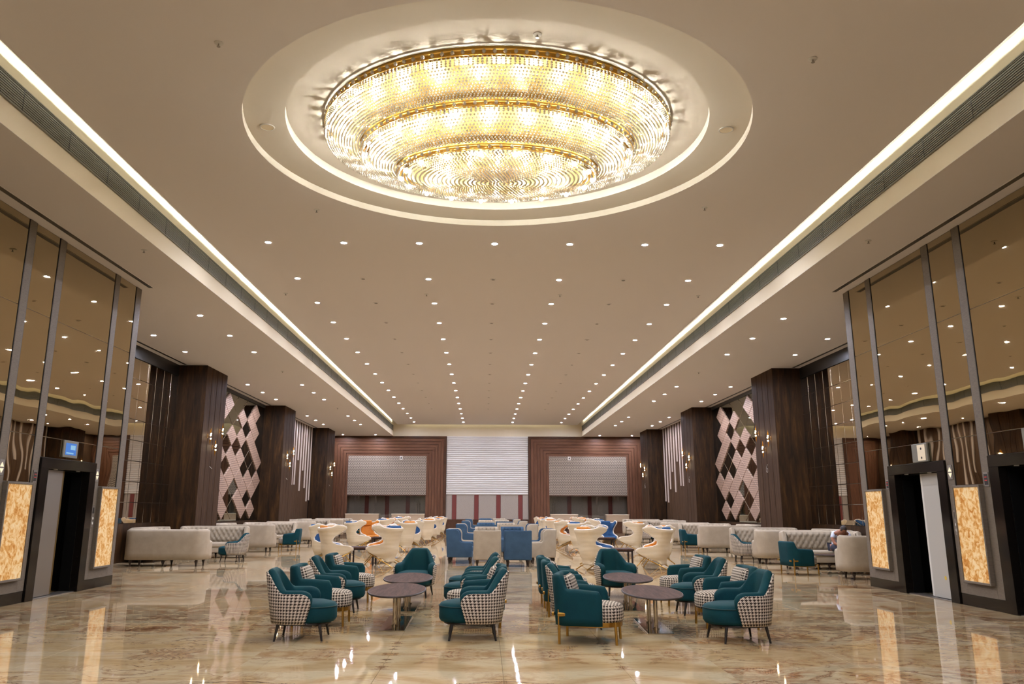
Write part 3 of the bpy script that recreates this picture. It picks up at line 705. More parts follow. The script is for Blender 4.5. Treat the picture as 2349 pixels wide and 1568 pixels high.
sp_me = MB().lathe([(.012, 0), (.034, -.002), (.034, -.006), (.009, -.010), (.009, -.045), (.022, -.048), (.022, -.053), (.002, -.054)], 12).mesh('head', 'steel', smooth=True)
sp_pl = MB().lathe([(.055, -.0005), (.055, -.008), (.035, -.014)], 14).mesh('rose', 'white', smooth=True)
SPR = [(-3.36, 8.65, HU, 'left of the chandelier ring, nearest'), (3.8, 8.88, HU, 'right of the chandelier ring, nearest'), (-3.31, 14.15, HU, 'left, just beyond the chandelier'), (3.81, 13.91, HU, 'right, just beyond the chandelier'),
       (-5.31, 20.15, HU, 'left edge of the raised ceiling'), (5.3, 20.15, HU, 'right edge of the raised ceiling'), (-1.7, 20.15, HU, 'left of centre among the downlights'), (1.73, 20.15, HU, 'right of centre among the downlights'),
       (-6.47, 14.3, HS, 'on the left aisle ceiling by the lift wall'), (6.55, 13.5, HS, 'on the right aisle ceiling by the lift wall'), (-7.2, 27.8, HS, 'on the left aisle ceiling by the first column'), (7.2, 27.6, HS, 'on the right aisle ceiling by the first column'), (-7.15, 38.3, HS, 'on the left aisle ceiling by the second column'), (.43, 8.8, HU+.25, 'inside the bright recess above the chandelier')]
spp = None
for x, y, z, l in SPR:
    if spp is None: spp = thing('sprinkler', 'fire sprinkler '+l, 'sprinkler', (x, y, z), 0, 'ceiling sprinklers'); link('head', sp_me, spp); link('rose', sp_pl, spp)
    else: dup(spp, (x, y, z), 0, 'fire sprinkler '+l)
for sx, x, y in ((-1, -3.42, 11.05), (1, 3.37, 11.02)):
    t = thing('ceiling_speaker', f'round white speaker in the recess ring, {SIDE[sx]} side', 'speaker', (x, y, HU+.115))
    MB().lathe([(.11, -.0005), (.11, -.010), (.095, -.013), (.094, -.006)], 24).build('rim', 'white', t, smooth=True); MB().lathe([(.094, -.006), (.094, -.009), (.001, -.0095)], 24).build('grille', 'cream', t)

# ---- chandelier
CH = thing('chandelier', 'huge oval gold and crystal bead chandelier in the round recess', 'chandelier', (RC[0], RC[1], HU+.25))
z0 = HU+.25
def ering(a, b, z, n): 
    return [(a*math.cos(2*PI*i/n), b*math.sin(2*PI*i/n), z-z0) for i in range(n)]
TIERS = [((2.56, 2.30), 7.02, 6.86, (2.08, 1.68), 6.73, 12), ((2.02, 1.62), 6.69, 6.585, (1.54, 1.02), 6.43, 11), ((1.48, .95), 6.385, 6.325, (.05, .03), 6.235, 22)]
octv = np.array([(1, 0, 0), (-1, 0, 0), (0, 1, 0), (0, -1, 0), (0, 0, 1), (0, 0, -1)], float)
octf = np.array([(0, 2, 4), (2, 1, 4), (1, 3, 4), (3, 0, 4), (2, 0, 5), (1, 2, 5), (3, 1, 5), (0, 3, 5)])
shell = MB(); bulbs = []; gold_r = []; ball_pos = []
for (ab, zt_, zb_, ab2, z2, nr_) in TIERS:
    rows = []
    nc = max(2, int(round((zt_-zb_)/.030)))
    for k in range(nc): rows.append((ab[0], ab[1], zt_-.03-(zt_-.03-zb_)*k/max(1, nc-1)))
    for k in range(1, nr_+1):
        u = k/nr_; s_ = math.sin(u*PI/2)
        rows.append((ab[0]+(ab2[0]-ab[0])*u, ab[1]+(ab2[1]-ab[1])*u, zb_+(z2-zb_)*s_))
    pos = []; rad = []
    for ri, (a, b, z) in enumerate(rows):
        per = PI*(3*(a+b)-math.sqrt((3*a+b)*(a+3*b))); n = max(6, int(per/(.055 if ri < nc else .043))); ph = 0. if ri < nc else .37*ri
        th = 2*PI*(np.arange(n)+ph)/n
        pos.append(np.stack([a*np.cos(th), b*np.sin(th), np.full(n, z-z0)], 1)); rad.append(rng.uniform(.015, .021, n))
    pos = np.concatenate(pos); rad = np.concatenate(rad)
    vv = (pos[:, None, :]+octv[None]*rad[:, None, None]*np.array([1, 1, 1.15])).reshape(-1, 3); ff = (octf[None]+6*np.arange(len(pos))[:, None, None]).reshape(-1, 3)
    me = bpy.data.meshes.new('bead_curtain'); me.from_pydata(vv.tolist(), [], ff.tolist()); me.materials.append(MT['crystal'])
    tag(link('bead_curtain', me, CH), None, kind='stuff')
    # gilt backing behind the beads
    off = .11; n = 72; prof = [(ab[0]-off, ab[1]-off, zt_), (ab[0]-off, ab[1]-off, zb_+.06), ((ab[0]+ab2[0])/2-off*.3, (ab[1]+ab2[1])/2-off*.3, (zb_+z2)/2+.12), (max(ab2[0]-off*.2, .02), max(ab2[1]-off*.2, .01), z2+.10)]
    P = [[(a*math.cos(2*PI*i/n), b*math.sin(2*PI*i/n), z-z0) for (a, b, z) in prof] for i in range(n)]
    MB().grid(P, closed_u=True).build('gilt_backing', 'chback', CH, smooth=True)
    # gold rim rings and balls
    g = MB(); g.tube(ering(ab[0]+.012, ab[1]+.012, zt_+.035, 96), .011, 6, closed=True); g.tube(ering(ab[0]+.012, ab[1]+.012, zt_-.035, 96), .009, 6, closed=True)
    g.build('gold_ring', 'chgold', CH, smooth=True)
    P = [[((ab[0]-.03)*math.cos(2*PI*i/96), (ab[1]-.03)*math.sin(2*PI*i/96), z-z0) for z in (zt_-.03, zt_+.10)] for i in range(96)]
    MB().grid(P, closed_u=True).build('rim_band', 'chgold', CH, smooth=True)
    per = PI*(3*sum(ab)-math.sqrt((3*ab[0]+ab[1])*(ab[0]+3*ab[1]))); n = int(per/.125)
    bm_ = MB().lathe([(.006, .030), (.024, .012), (.024, -.012), (.006, -.030)], 8).mesh('crystal_ball', 'crystal', smooth=True)
    for i in range(n): th = 2*PI*i/n; link('crystal_ball', bm_, CH, ((ab[0]+.02)*math.cos(th), (ab[1]+.02)*math.sin(th), zt_-z0))
    # bulbs between backing and beads
    nb = max(8, int(per/.42))
    for q, (fa, zz_) in enumerate(((.035, zt_-.085), (.22, (zb_+z2)/2+.045))):
        for i in range(nb if q == 0 else int(nb*.8)):
            th = 2*PI*(i+.5*q)/(nb if q == 0 else int(nb*.8)); bulbs.append(((ab[0]-.055-(ab[0]-ab2[0])*fa*q*1.6)*math.cos(th), (ab[1]-.055-(ab[1]-ab2[1])*fa*q*1.6)*math.sin(th), zz_-z0))
bl = MB().lathe([(.004, .036), (.026, .022), (.032, 0), (.024, -.024), (.004, -.034)], 8).mesh('bulb', 'bulb', smooth=True)
for p in bulbs: link('bulb', bl, CH, p)
MB().lathe([(1.0, 0), (1.0, -.03)], 72, (0, 0, 0), ell=(2.4, 2.14)).build('ceiling_plate', 'chgold', CH)

# ---- sconces on the columns
def torch_mesh():
    g = MB()
    for dy, l in ((-.012, .20), (.014, .14)):
        g.tube([(0, dy, .08), (0, dy*1.1, .08+l*.5), (0, dy*.5, .08+l)], [.013, .012, .002], 6); g.tube([(0, -dy, -.10), (0, -dy*1.1, -.10-l*.5), (0, -dy*.5, -.10-l)], [.015, .013, .002], 6)
    g.cyl((0, 0, -.10), (0, 0, .08), .006, n=6)
    return g.mesh('amber_rods', 'amber', smooth=True)
tm_ = torch_mesh()
sb = MB()
sb_me = MB().lathe([(.003, .026), (.019, .015), (.024, 0), (.019, -.015), (.003, -.026)], 10).mesh('bulb', 'sbulb', smooth=True)
arm_me = MB().cyl((0, 0, 0), (.09, 0, 0), .012, n=8).box(.085, -.03, -.07, .1, .03, .07).mesh('wall_bracket', 'gold')
sproto = None
for sx in (-1, 1):
    for ci, (ya, yb) in enumerate(COLY):
        for q, (dy, z) in enumerate(((.52, 3.83), (1.72, 4.10), (1.1, 3.50))):
            lab = f"amber torch wall lamp, {('near','far','lowest')[q]} one of three on {SIDE[sx]} column {('nearest','second','last')[ci]}"
            loc = (sx*(XC-.105), ya+dy, z); rz = 0 if sx > 0 else PI
            if sproto is None:
                sproto = thing('wall_sconce', lab, 'wall lamp', loc, rz, 'torch lamps on the columns')
                link('amber_rods', tm_, sproto); link('wall_bracket', arm_me, sproto)
                for b in ((-.014, -.012, .075), (-.014, .016, .02), (-.014, -.008, -.085)): link('bulb', sb_me, sproto, b)
            else: dup(sproto, loc, rz, lab)

# ================================================================== furniture builders (all face +Y)
def sstep(a, b, x): t = min(1, max(0, (x-a)/(b-a))); return t*t*(3-2*t)
def upath(W, yf, yb, rad, n_e=2.4, ns=9, na=15):
    """plan curve from front right round the back to front left; W half width"""
    pts = [(W, yf+(yb+rad-yf)*i/ns) for i in range(ns)]
    for i in range(na+1):
        t = PI/2*i/na; c, s_ = math.cos(t)**(2/n_e), math.sin(t)**(2/n_e)
        pts.append((W-rad+rad*c if rad < W else W*c, yb+rad-rad*s_))
    if rad < W: pts += [(W-rad-(2*(W-rad))*i/8, yb) for i in range(1, 8)]
    k = [(-x, y) for x, y in pts[:ns+na+1]][::-1]
    if rad >= W: k = k[1:]
    return pts+k
def wrap(mb, path, hf, zb, th, deform=None, inset=0., endr=.05, mi=0):
    P = [Vector((p[0], p[1], 0)) for p in path]; n = len(P); L = [0]
    for i in range(1, n): L.append(L[-1]+(P[i]-P[i-1]).length)
    T = L[-1]; rows = []; uvs = []
    for i in range(n):
        d = (P[min(i+1, n-1)]-P[max(i-1, 0)]).normalized(); nv = Vector((d.y, -d.x, 0))
        if nv.dot(Vector((0, .0, 0))-P[i]) < 0 and nv.dot(Vector((0, .1, 0))-P[i]) < 0: nv = -nv
        a = abs(2*L[i]/T-1); e = min(L[i], T-L[i]); k = math.sqrt(max(0., 1-(1-min(1, e/endr))**2))*.8+.2 if e < endr else 1.
        h = hf(a); hm = h-zb; r = min(th*.5, hm*.3)
        prof = [(0, 0), (0, .22*hm), (0, .45*hm), (0, .7*hm), (0, hm-r), (th*.12, hm-.35*r), (th*.5, hm), (th*.88, hm-.35*r), (th, hm-r), (th, .6*hm), (th, .3*hm), (th, 0)]
        row = []; uvr = []
        for dd, z in prof:
            q = th*.5+(dd-th*.5)*k+inset; p = P[i]+nv*q; x, y, zz = p.x, p.y, zb+z
            if deform: x, y, zz = deform(x, y, zz, a)
            row.append((x, y, zz)); uvr.append((L[i], zz))
        rows.append(row+[row[0]]); uvs.append(uvr+[uvr[0]])
    mb.grid(rows, mi, uvs)
    for r_ in (rows[0], rows[-1]): mb.add(r_[:-1], [tuple(range(len(r_)-1))], mi)
    return mb
def outline_cushion(mb, pts, z0, z1, r, dome=0., mi=0, und=0.):
    """cushion over a plan outline with rolled top edge"""
    c = Vector((sum(p[0] for p in pts)/len(pts), sum(p[1] for p in pts)/len(pts), 0)); rings = []
    lv = [(1-und, z0), (1, z0+r*.7), (1.0, z1-r), (1-.3*r/.3, z1-.3*r), (1-r/.3, z1), (.6, z1+dome*.7), (.25, z1+dome)]
    for k, z in lv: rings.append([(c.x+(p[0]-c.x)*k, c.y+(p[1]-c.y)*k, z) for p in pts])
    n = len(pts)
    for a, b in zip(rings, rings[1:]): mb.add(a+b, [(i, (i+1) % n, n+(i+1) % n, n+i) for i in range(n)], mi)
    mb.add(rings[0], [tuple(range(n))[::-1]], mi); mb.add(rings[-1], [tuple(range(n))], mi); return mb
def rbox_mesh(name, mat, sx, sy, sz, r=.04, uv=False, seg=3):
    return MB().box(-sx/2, -sy/2, -sz/2, sx/2, sy/2, sz/2).mesh(name, mat, smooth=True, bevel=r, seg=seg, uv=uv, angle=60)
def dshape(rx, yb, yf, n=30, ne=2.3):
    ym = (yb+yf)/2-.04; pts = []
    for i in range(n):
        t = 2*PI*i/n; c, s_ = math.cos(t), math.sin(t); e = ne if s_ >= 0 else 4
        pts.append((rx*math.copysign(abs(c)**(2/e), c), ym+((yf-ym) if s_ >= 0 else (ym-yb))*math.copysign(abs(s_)**(2/e), s_)))
    return pts
def merged(mb, name, mats, **kw):
    me = mb.mesh(name, mats, **kw); bm = bmesh.new(); bm.from_mesh(me); bmesh.ops.remove_doubles(bm, verts=bm.verts[:], dist=.0004); bmesh.ops.recalc_face_normals(bm, faces=bm.faces[:]); bm.to_mesh(me); bm.free(); return me

# ---- H: shell armchair with houndstooth outside
def make_shell_chair(label):
    t = thing('shell_armchair', label, 'armchair', (0, 0, -60))
    hs = lambda a: .765-.235*sstep(.24, .60, a)-.17*(1-math.sqrt(max(0, 1-max(0, (a-.80)/.205)**2)))
    def df(x, y, z, a):
        y += (z-.19)*.30*sstep(.62, 1, a)-(z-.19)*.16*(1-sstep(.2, .6, a)); x *= 1-.10*sstep(.5, .8, z)*(1-sstep(.3, .6, a))-.10*sstep(.42, .19, z)
        return x, y, z
    path = upath(.365, .10, -.33, .30)
    link('outer_shell', merged(wrap(MB(), path, hs, .19, .022, df), 'outer_shell', 'hound', smooth=True, uv=True, angle=70), t)
    p2 = upath(.345, .10, -.31, .29)
    link('backrest', merged(wrap(MB(), p2, lambda a: hs(a)+.035, .23, .10, df, endr=.09), 'backrest', 'teal', smooth=True, angle=80), t)
    ds = dshape(.30, -.24, .42)
    s_ = link('seat', merged(outline_cushion(MB(), ds, .20, .415, .05, .025, und=.06), 'seat', 'teal', smooth=True, angle=80), t)
    MB().tube([(p[0]*1.005, p[1]*1.003, .372) for p in ds], .006, 6, closed=True).build('piping', 'piping', s_, smooth=True)
    outline_cushion(MB(), dshape(.285, -.27, .36), .175, .20, .01).build('base', 'blackleg', t)
    for x, y in ((.235, .26), (-.235, .26), (.235, -.22), (-.235, -.22)):
        MB().cyl((x*1.12, y*1.14, 0), (x, y, .18), .012, .020, 10).build('leg', 'blackleg', t, smooth=True)
    return t
# ---- T: tub armchair with gold legs
def make_tub_chair(label):
    t = thing('tub_armchair', label, 'armchair', (0, 0, -60))
    hs = lambda a: .765-.16*sstep(.40, .53, a)-.02*sstep(.6, 1, a)-.07*sstep(.95, 1, a)
    def df(x, y, z, a): return x, y-(z-.2)*.07*(1-sstep(.2, .5, a)), z
    link('tub_shell', merged(wrap(MB(), upath(.385, .20, -.36, .22, 2.3), hs, .205, .085, df, endr=.045), 'tub_shell', 'teal', smooth=True, angle=80), t)
    ds = dshape(.30, -.27, .41)
    link('seat', merged(outline_cushion(MB(), ds, .235, .43, .045, .02, und=.03), 'seat', 'hound', smooth=True, uv=True, angle=80), t)
    outline_cushion(MB(), dshape(.29, -.26, .395), .185, .235, .005).build('base_band', 'gold', t)
    for x in (.25, -.25):
        MB().cyl((x, .345, 0), (x, .335, .245), .016, .016, 10).build('leg', 'gold', t, smooth=True)
        l = MB().cyl((x*1.27, -.30, 0), (x*1.27, -.30, .375), .016, .016, 10).build('leg', 'gold', t, smooth=True)
        sg = 1 if x > 0 else -1
        b = MB(); b.box(sg*.33, -.31, .305, sg*.375, -.16, .345).box(sg*.24, -.385, .305, sg*.33, -.355, .345); b.build('bracket', 'gold', l, bevel=.006, seg=1)
    return t
# ---- lumbar cushion (loose, on the tub chairs)
cush_me = None
def make_cushion(label):
    t = MB(); nx, nz = 14, 8; F = []; B = []
    for sgn in (1, -1):
        P = []
        for i in range(nx+1):
            r = []
            for j in range(nz+1):
                u, v = 2*i/nx-1, 2*j/nz-1; d = .065*((1-abs(u)**4)*(1-abs(v)**4))**.5
                k = 1-.05*(1-abs(u)**3)*abs(v)**3; r.append((u*.262*(1-.04*(1-v*v)), sgn*d, v*.155*k))
            P.append(r)
        t.grid(P)
    me = merged(t, 'lumbar_cushion', 'hound', smooth=True, uv=True, angle=80)
    return tag(link('lumbar_cushion', me, None, (0, 0, -60)), label, 'cushion', 'houndstooth cushions on the tub chairs')
# ---- W: high wing lounge chair with gold sled legs
def wing_prof(z):
    def I(tab):
        for (z0_, a), (z1_, b) in zip(tab, tab[1:]):
            if z <= z1_: return a+(b-a)*sstep(0, 1, (z-z0_)/(z1_-z0_)) if z > z0_ else a
        return tab[-1][1]
    yb = I([(.13, -.27), (.5, -.36), (1.03, -.47)]); w_ = I([(.13, .18), (.36, .275), (.6, .30), (.8, .315), (1.03, .345)])
    yf = I([(.13, -.22), (.20, -.10), (.28, .11), (.36, .32), (.40, .41), (.46, .41), (.50, .33), (.525, .12), (.55, -.05), (.60, -.16), (.67, -.185), (.75, -.12), (.85, .05), (.935, .19), (.98, .19), (1.012, .10), (1.03, -.08)])
    return yb, w_, yf
def wing_pts(z, off, shr, nt=33):
    yb, w_, yf = wing_prof(z); w_ -= off; yb += off; yf -= shr; row = []
    for i in range(nt):
        u = 2*i/(nt-1)-1; a = abs(u); s_ = 1 if u > 0 else -1; dep = min(.24, max(.02, yf-yb))
        if a < .55: t = a/.55*PI/2; x = w_*math.sin(t)**.85; y = yb+dep*(1-math.cos(t)**.85)
        else: q = (a-.55)/.45; x = w_; y = yb+dep+(max(yf, yb+dep)-yb-dep)*q
        zz_ = z-.085*(1-a*a)*sstep(.80, 1.03, z)
        row.append((s_*x, y, zz_*1.045-.006))
    return row
ZL = [.13, .16, .20, .24, .28, .32, .36, .38, .40, .43, .46, .48, .50, .515, .53, .55, .57, .60, .64, .68, .72, .76, .81, .86, .90, .94, .965, .985, 1.0, 1.012, 1.022, 1.03]
def wing_shell(o1, o2, shr, z0_, z1_, smooth_top=0):
    zs = [z for z in ZL if z0_ <= z <= z1_]
    A = [wing_pts(z, o1, shr) for z in zs]; B = [wing_pts(z, o2, shr) for z in zs]
    m = MB(); m.grid(A); m.grid(B)
    for row in (0, -1): m.grid([A[row], B[row]])
    for c in (0, -1): m.grid([[r[c] for r in A], [r[c] for r in B]])
    return m
wing_mesh = {}
def make_wing_chair(label, colour):
    t = thing('wing_lounge_chair', label, 'lounge chair', (0, 0, -60))
    if not wing_mesh:
        wing_mesh['shell'] = merged(wing_shell(0, .035, 0, .13, 1.03), 'outer_shell', 'quilt', smooth=True, angle=70)
        rim = []
        for side in (0, -1): rim.append([wing_pts(z, .016, -.002)[side] for z in ZL if z > .39])
        loop = rim[0]+wing_pts(1.03, .016, 0)[1:-1]+rim[1][::-1]
        wing_mesh['rim'] = MB().tube(loop, .017, 6).mesh('rim_piping', 'rim', smooth=True)
        wing_mesh['seat'] = MB().box(-.235, -.28, -.065, .235, .33, .065).mesh('seat', 'bluein', smooth=True, bevel=.045, seg=3)
        wing_mesh['pillow'] = MB().box(-.215, -.05, -.10, .215, .05, .10).mesh('head_pillow', 'bluein', smooth=True, bevel=.04, seg=3)
    for m, c in (('blue', 'bluein'), ('orange', 'orange')):
        if m+'l' not in wing_mesh:
            wing_mesh[m+'l'] = merged(wing_shell(.036, .075, .02, .38, 1.012), 'lining', c, smooth=True, angle=70)
            for q in ('seat', 'pillow'):
                k = wing_mesh[q].copy(); k.materials[0] = MT[c]; k.name = q; wing_mesh[m+q] = k
    link('outer_shell', wing_mesh['shell'], t); link('rim_piping', wing_mesh['rim'], t); link('lining', wing_mesh[colour+'l'], t)
    link('seat', wing_mesh[colour+'seat'], t, (0, .03, .425), (.10, 0, 0)); link('head_pillow', wing_mesh[colour+'pillow'], t, (0, -.335, .955), (-.14, 0, 0))
    for s_ in (1, -1):
        MB().tube([(s_*.235, .36, .365), (s_*.215, .05, .215), (s_*.20, -.20, .105), (s_*.205, -.40, .012)], .014, 6).build('rail', 'gold', t, smooth=True)
        MB().tube([(s_*.22, .22, .29), (s_*.27, .36, .12), (s_*.30, .46, .012)], [.014, .012, .010], 6).build('leg', 'gold', t, smooth=True)
    MB().cyl((-.215, .05, .21), (.215, .05, .21), .010, n=8).build('crossbar', 'gold', t)
    return t
# ---- turned leg
TL = MB().lathe([(.018, 0), (.024, .012), (.020, .03), (.028, .075), (.042, .115), (.045, .135), (.030, .150), (.036, .165), (.036, .18)], 12).mesh('leg', 'darkleg', smooth=True)
# ---- tufted surface
def tuft_grid(pathpts, z0_, z1_, au, av, depth, du=.03, dv=.032):
    P = [Vector((p[0], p[1], 0)) for p in pathpts]; L = [0]
    for i in range(1, len(P)): L.append(L[-1]+(P[i]-P[i-1]).length)
    T = L[-1]; nu = int(T/du); nv = max(4, int((z1_-z0_)/dv)); rows = []; btn = []
    def at(s_):
        s_ = min(max(s_, 0), T-1e-6); i = max(k for k in range(len(L)) if L[k] <= s_); i = min(i, len(P)-2); f = (s_-L[i])/(L[i+1]-L[i]+1e-9); d = (P[i+1]-P[i]).normalized(); return P[i].lerp(P[i+1], f), Vector((d.y, -d.x, 0))
    nb = max(1, round(T/au)); au = T/nb
    for i in range(nu+1):
        p, nn = at(T*i/nu); nn = -nn if nn.dot(Vector((0, .4, 0))-p) < 0 else nn; r = []
        for j in range(nv+1):
            z = z0_+(z1_-z0_)*j/nv; u = T*i/nu/au; v = (z1_-z-.05)/av
            a = abs(math.sin(PI*(u+v)/1.))*abs(math.sin(PI*(u-v)/1.)); e = min(1, min(j, nv-j)/1.5); d = depth*(a**.42)*e
            q = p+nn*(d-.004); r.append((q.x, q.y, z))
        rows.append(r)
    k = 0
    while .05+av*.5*k < z1_-z0_-.02:
        z = z1_-.05-av*.5*k
        for b in range(nb+1):
            s_ = (b+(.5 if k % 2 else 0))*au
            if .02 < s_ < T-.02: p, nn = at(s_); nn = -nn if nn.dot(Vector((0, .4, 0))-p) < 0 else nn; btn.append((p+nn*.006, z))
        k += 1
    bm_ = MB()
    for p, z in btn: bm_.add([(p.x+x*.019, p.y+y*.019, z+zz_*.019) for x, y, zz_ in octv], [tuple(f) for f in octf])
    return MB().grid(rows), bm_
# ---- D: square high-back armchair
def make_high_chair(label, colour):
    t = thing('high_back_armchair', label, 'armchair', (0, 0, -60)); mat, btn = ('blue', 'bluebtn') if colour == 'blue' else ('linen', 'button')
    b = MB(); ys = lambda z: -.36-.05*(z-.2)
    b.add([(-.33, ys(.17), .17), (.33, ys(.17), .17), (.36, ys(.94), .935), (-.36, ys(.94), .935), (-.33, ys(.17)+.15, .17), (.33, ys(.17)+.15, .17), (.34, ys(.94)+.12, .92), (-.34, ys(.94)+.12, .92)],
          [(0, 1, 2, 3), (4, 7, 6, 5), (0, 4, 5, 1), (1, 5, 6, 2), (2, 6, 7, 3), (3, 7, 4, 0)])
    b.build('backrest', mat, t, smooth=True, bevel=.03, seg=3, angle=60)
    prof = [(-.34, .17), (.34, .17), (.36, .54), (.33, .575), (.04, .585), (.0, .62), (.0, .80), (-.03, .88), (-.10, .93), (-.36, .93)]
    for s_ in (1, -1):
        MB().prism(prof, 0, s_*.275, s_*.37).build('side_panel', mat, t, smooth=True, bevel=.022, seg=2, angle=60)
    MB().box(-.27, -.22, .17, .27, .345, .33).build('seat_base', mat, t, smooth=True, bevel=.02, seg=2)
    MB().box(-.268, -.24, .335, .268, .36, .46).build('seat_cushion', mat, t, smooth=True, bevel=.04, seg=3)
    g, bt = tuft_grid([(.26, -.225), (-.26, -.245)], .47, .91, .13, .15, .035)
    p = g.build('tufted_back', mat, t, smooth=True, angle=80); tag(bt.build('button', btn, p), None, kind='stuff')
    for x, y in ((.27, .28), (-.27, .28), (.27, -.3), (-.27, -.3)): link('leg', TL, t, (x, y, 0))
    return t
# ---- E: tufted sofa with wrapped ends
def make_sofa(label):
    t = thing('tufted_sofa', label, 'sofa', (0, 0, -60)); Wd, yb, yf = 1.06, -.42, .36
    path = upath(Wd, yf, yb, .30, 2.3, 8, 12)
    hs = lambda a: .945-.30*sstep(.80, .835, a)-.03*sstep(.98, 1, a)
    def df(x, y, z, a): return x, y-(z-.17)*.05*(1-sstep(.45, .7, a)), z
    link('back', merged(wrap(MB(), path, hs, .17, .13, df, endr=.06), 'back', 'greige', smooth=True, angle=70), t)
    inner = [(x, y) for x, y in upath(Wd-.135, -.02, yb+.11, .20, 2.3, 4, 10)]
    g, bt = tuft_grid(inner, .47, .915, .155, .23, .075)
    p = g.build('tufting', 'greige', t, smooth=True, angle=80); tag(bt.build('button', 'button', p), None, kind='stuff')
    MB().box(-.92, -.30, .17, .92, .40, .32).build('seat_base', 'greige', t, smooth=True, bevel=.02, seg=2)
    MB().box(-.92, -.28, .325, .92, .43, .46).build('seat_cushion', 'greige', t, smooth=True, bevel=.045, seg=3)
    for x, y in ((.85, .32), (-.85, .32), (.85, -.32), (-.85, -.32), (0, .34), (0, -.34)): link('leg', TL, t, (x, y, 0))
    return t
# ---- oval coffee table
def make_table(label):
    t = thing('coffee_table', label, 'coffee table', (0, 0, -60)); n = 56
    top = MB(); R0 = [(.372*math.cos(2*PI*i/n), .93*math.sin(2*PI*i/n)) for i in range(n)]
    top.prism(R0, 2, .422, .446); me = top.mesh('table_top', 'walnut', smooth=True, angle=40); link('table_top', me, t)
    MB().tube([(x*1.002, y*1.001, .434) for x, y in R0], .0125, 6, closed=True).build('edge_band', 'darkedge', t, smooth=True)
    for y in (-.30, .30): MB().cyl((0, y, .018), (0, y, .422), .028, n=16).build('post', 'chrome', t, smooth=True); MB().cyl((0, y, .018), (0, y, .03), .045, n=16).build('collar', 'chrome', t, smooth=True)
    MB().box(-.165, -.70, 0, .165, .70, .018).build('base_plate', 'chrome', t, bevel=.003, seg=1)
    return t
# ---- square walnut table between the wing chairs
def make_square_table(label):
    t = thing('square_table', label, 'table', (0, 0, -60))
    MB().box(-.36, -.36, .43, .36, .36, .475).build('table_top', 'walnut', t, bevel=.006, seg=1)
    for x in (-.31, .31):
        for y in (-.31, .31): MB().box(x-.022, y-.022, 0, x+.022, y+.022, .43).build('leg', 'darkedge', t)
    MB().box(-.31, -.32, .40, .31, -.30, .43).build('apron', 'darkedge', t); MB().box(-.31, .30, .40, .31, .32, .43).build('apron', 'darkedge', t)
    return t
PROTO = {}
def put(key, maker, x, y, th, label, group, *a):
    """th: heading, 0 looks away from the camera, 90 to the right"""
    rz = -math.radians(th)
    if key not in PROTO:
        o = maker(label, *a); PROTO[key] = o; o.location = (x, y, 0); o.rotation_euler = (0, 0, rz)
        if group: o['group'] = group
        KIDS[o.name] = [(c, list(c.children)) for c in o.children]; return o
    return dup(PROTO[key], (x, y, 0), rz, label, group)
# ---- front groups
GH, GT = 'houndstooth backed teal armchairs', 'teal tub armchairs with gold legs'
H = lambda x, y, th, l: put('H', make_shell_chair, x, y, th, l, GH)
CU = []
def T(x, y, th, l, cl=None):
    o = put('T', make_tub_chair, x, y, th, l, GT)
    if cl:
        r = -math.radians(th); R_ = Matrix.Rotation(r, 4, 'Z'); p = R_ @ Vector((0, -.20, .60))
        if not CU: c = make_cushion(cl); CU.append(c)
        else: c = CU[0].copy(); COL.objects.link(c); c['label'] = cl
        c.location = (x+p.x, y+p.y, p.z); c.rotation_euler = (Matrix.Rotation(r, 4, 'Z') @ Matrix.Rotation(.30, 4, 'X')).to_euler()
    return o
H(-2.36, 10.22, 88, 'teal armchair with houndstooth shell, front left corner of the left table group')
T(-2.36, 11.42, 90, 'teal tub chair with gold legs and houndstooth seat, behind the front left shell armchair', 'houndstooth cushion on the tub chair behind the front left armchair')
H(-2.40, 12.85, 88, 'teal houndstooth armchair between the two tub chairs left of the left tables')
T(-2.42, 14.15, 90, 'far teal tub chair with striped looking cushion, left of the left tables', 'houndstooth cushion on the far tub chair left of the left tables')
H(-1.40, 15.0, 188, 'teal armchair facing the camera at the head of the left tables')
H(-.30, 10.28, -92, 'nearest teal houndstooth armchair on the right of the left tables')
T(-.27, 11.42, -90, 'teal tub chair hidden behind the nearest armchair right of the left tables', 'houndstooth cushion peeping out of the tub chair right of the left tables')
H(-.36, 12.68, -90, 'third teal armchair along the right of the left tables')
H(-.34, 13.9, -90, 'farthest teal armchair along the right of the left tables')
T(1.05, 10.05, 104, 'big teal tub chair with gold leg brackets, front left of the right tables', 'houndstooth cushion tucked inside the front tub chair of the right group')
H(1.05, 11.2, 96, 'teal armchair with houndstooth shell just behind the front gold legged tub chair')
T(1.06, 12.5, 92, 'second teal tub chair with gold legs, left of the right tables', 'houndstooth cushion in the second tub chair left of the right tables')
T(1.06, 13.55, 90, 'farthest teal tub chair left of the right tables', 'houndstooth cushion in the farthest tub chair left of the right tables')
H(2.16, 15.0, 166, 'teal armchair facing the camera at the head of the right tables')
H(2.84, 10.1, -97, 'front teal armchair with houndstooth side, right of the right tables')
T(3.04, 11.3, -92, 'teal tub chair with houndstooth cushion behind the front right armchair', 'houndstooth cushion on the tub chair behind the front right armchair')
H(3.02, 12.6, -90, 'teal houndstooth armchair between two tub chairs, right of the right tables')
T(3.10, 13.8, -92, 'farthest teal tub chair on the right of the right tables', 'houndstooth cushion on the farthest tub chair of the right group')
TB = lambda x, y, th, l: put('TB', make_table, x, y, th, l, 'oval walnut coffee tables')
TB(-1.345, 11.42, -1, 'oval walnut coffee table on chrome posts, front one of the left group')
TB(-1.375, 13.36, -1, 'oval walnut coffee table behind the front one in the left group')
TB(2.03, 11.2, 3, 'oval walnut coffee table with dark chrome base, front one of the right group')
TB(2.11, 13.5, 3, 'oval walnut coffee table behind the front one in the right group')
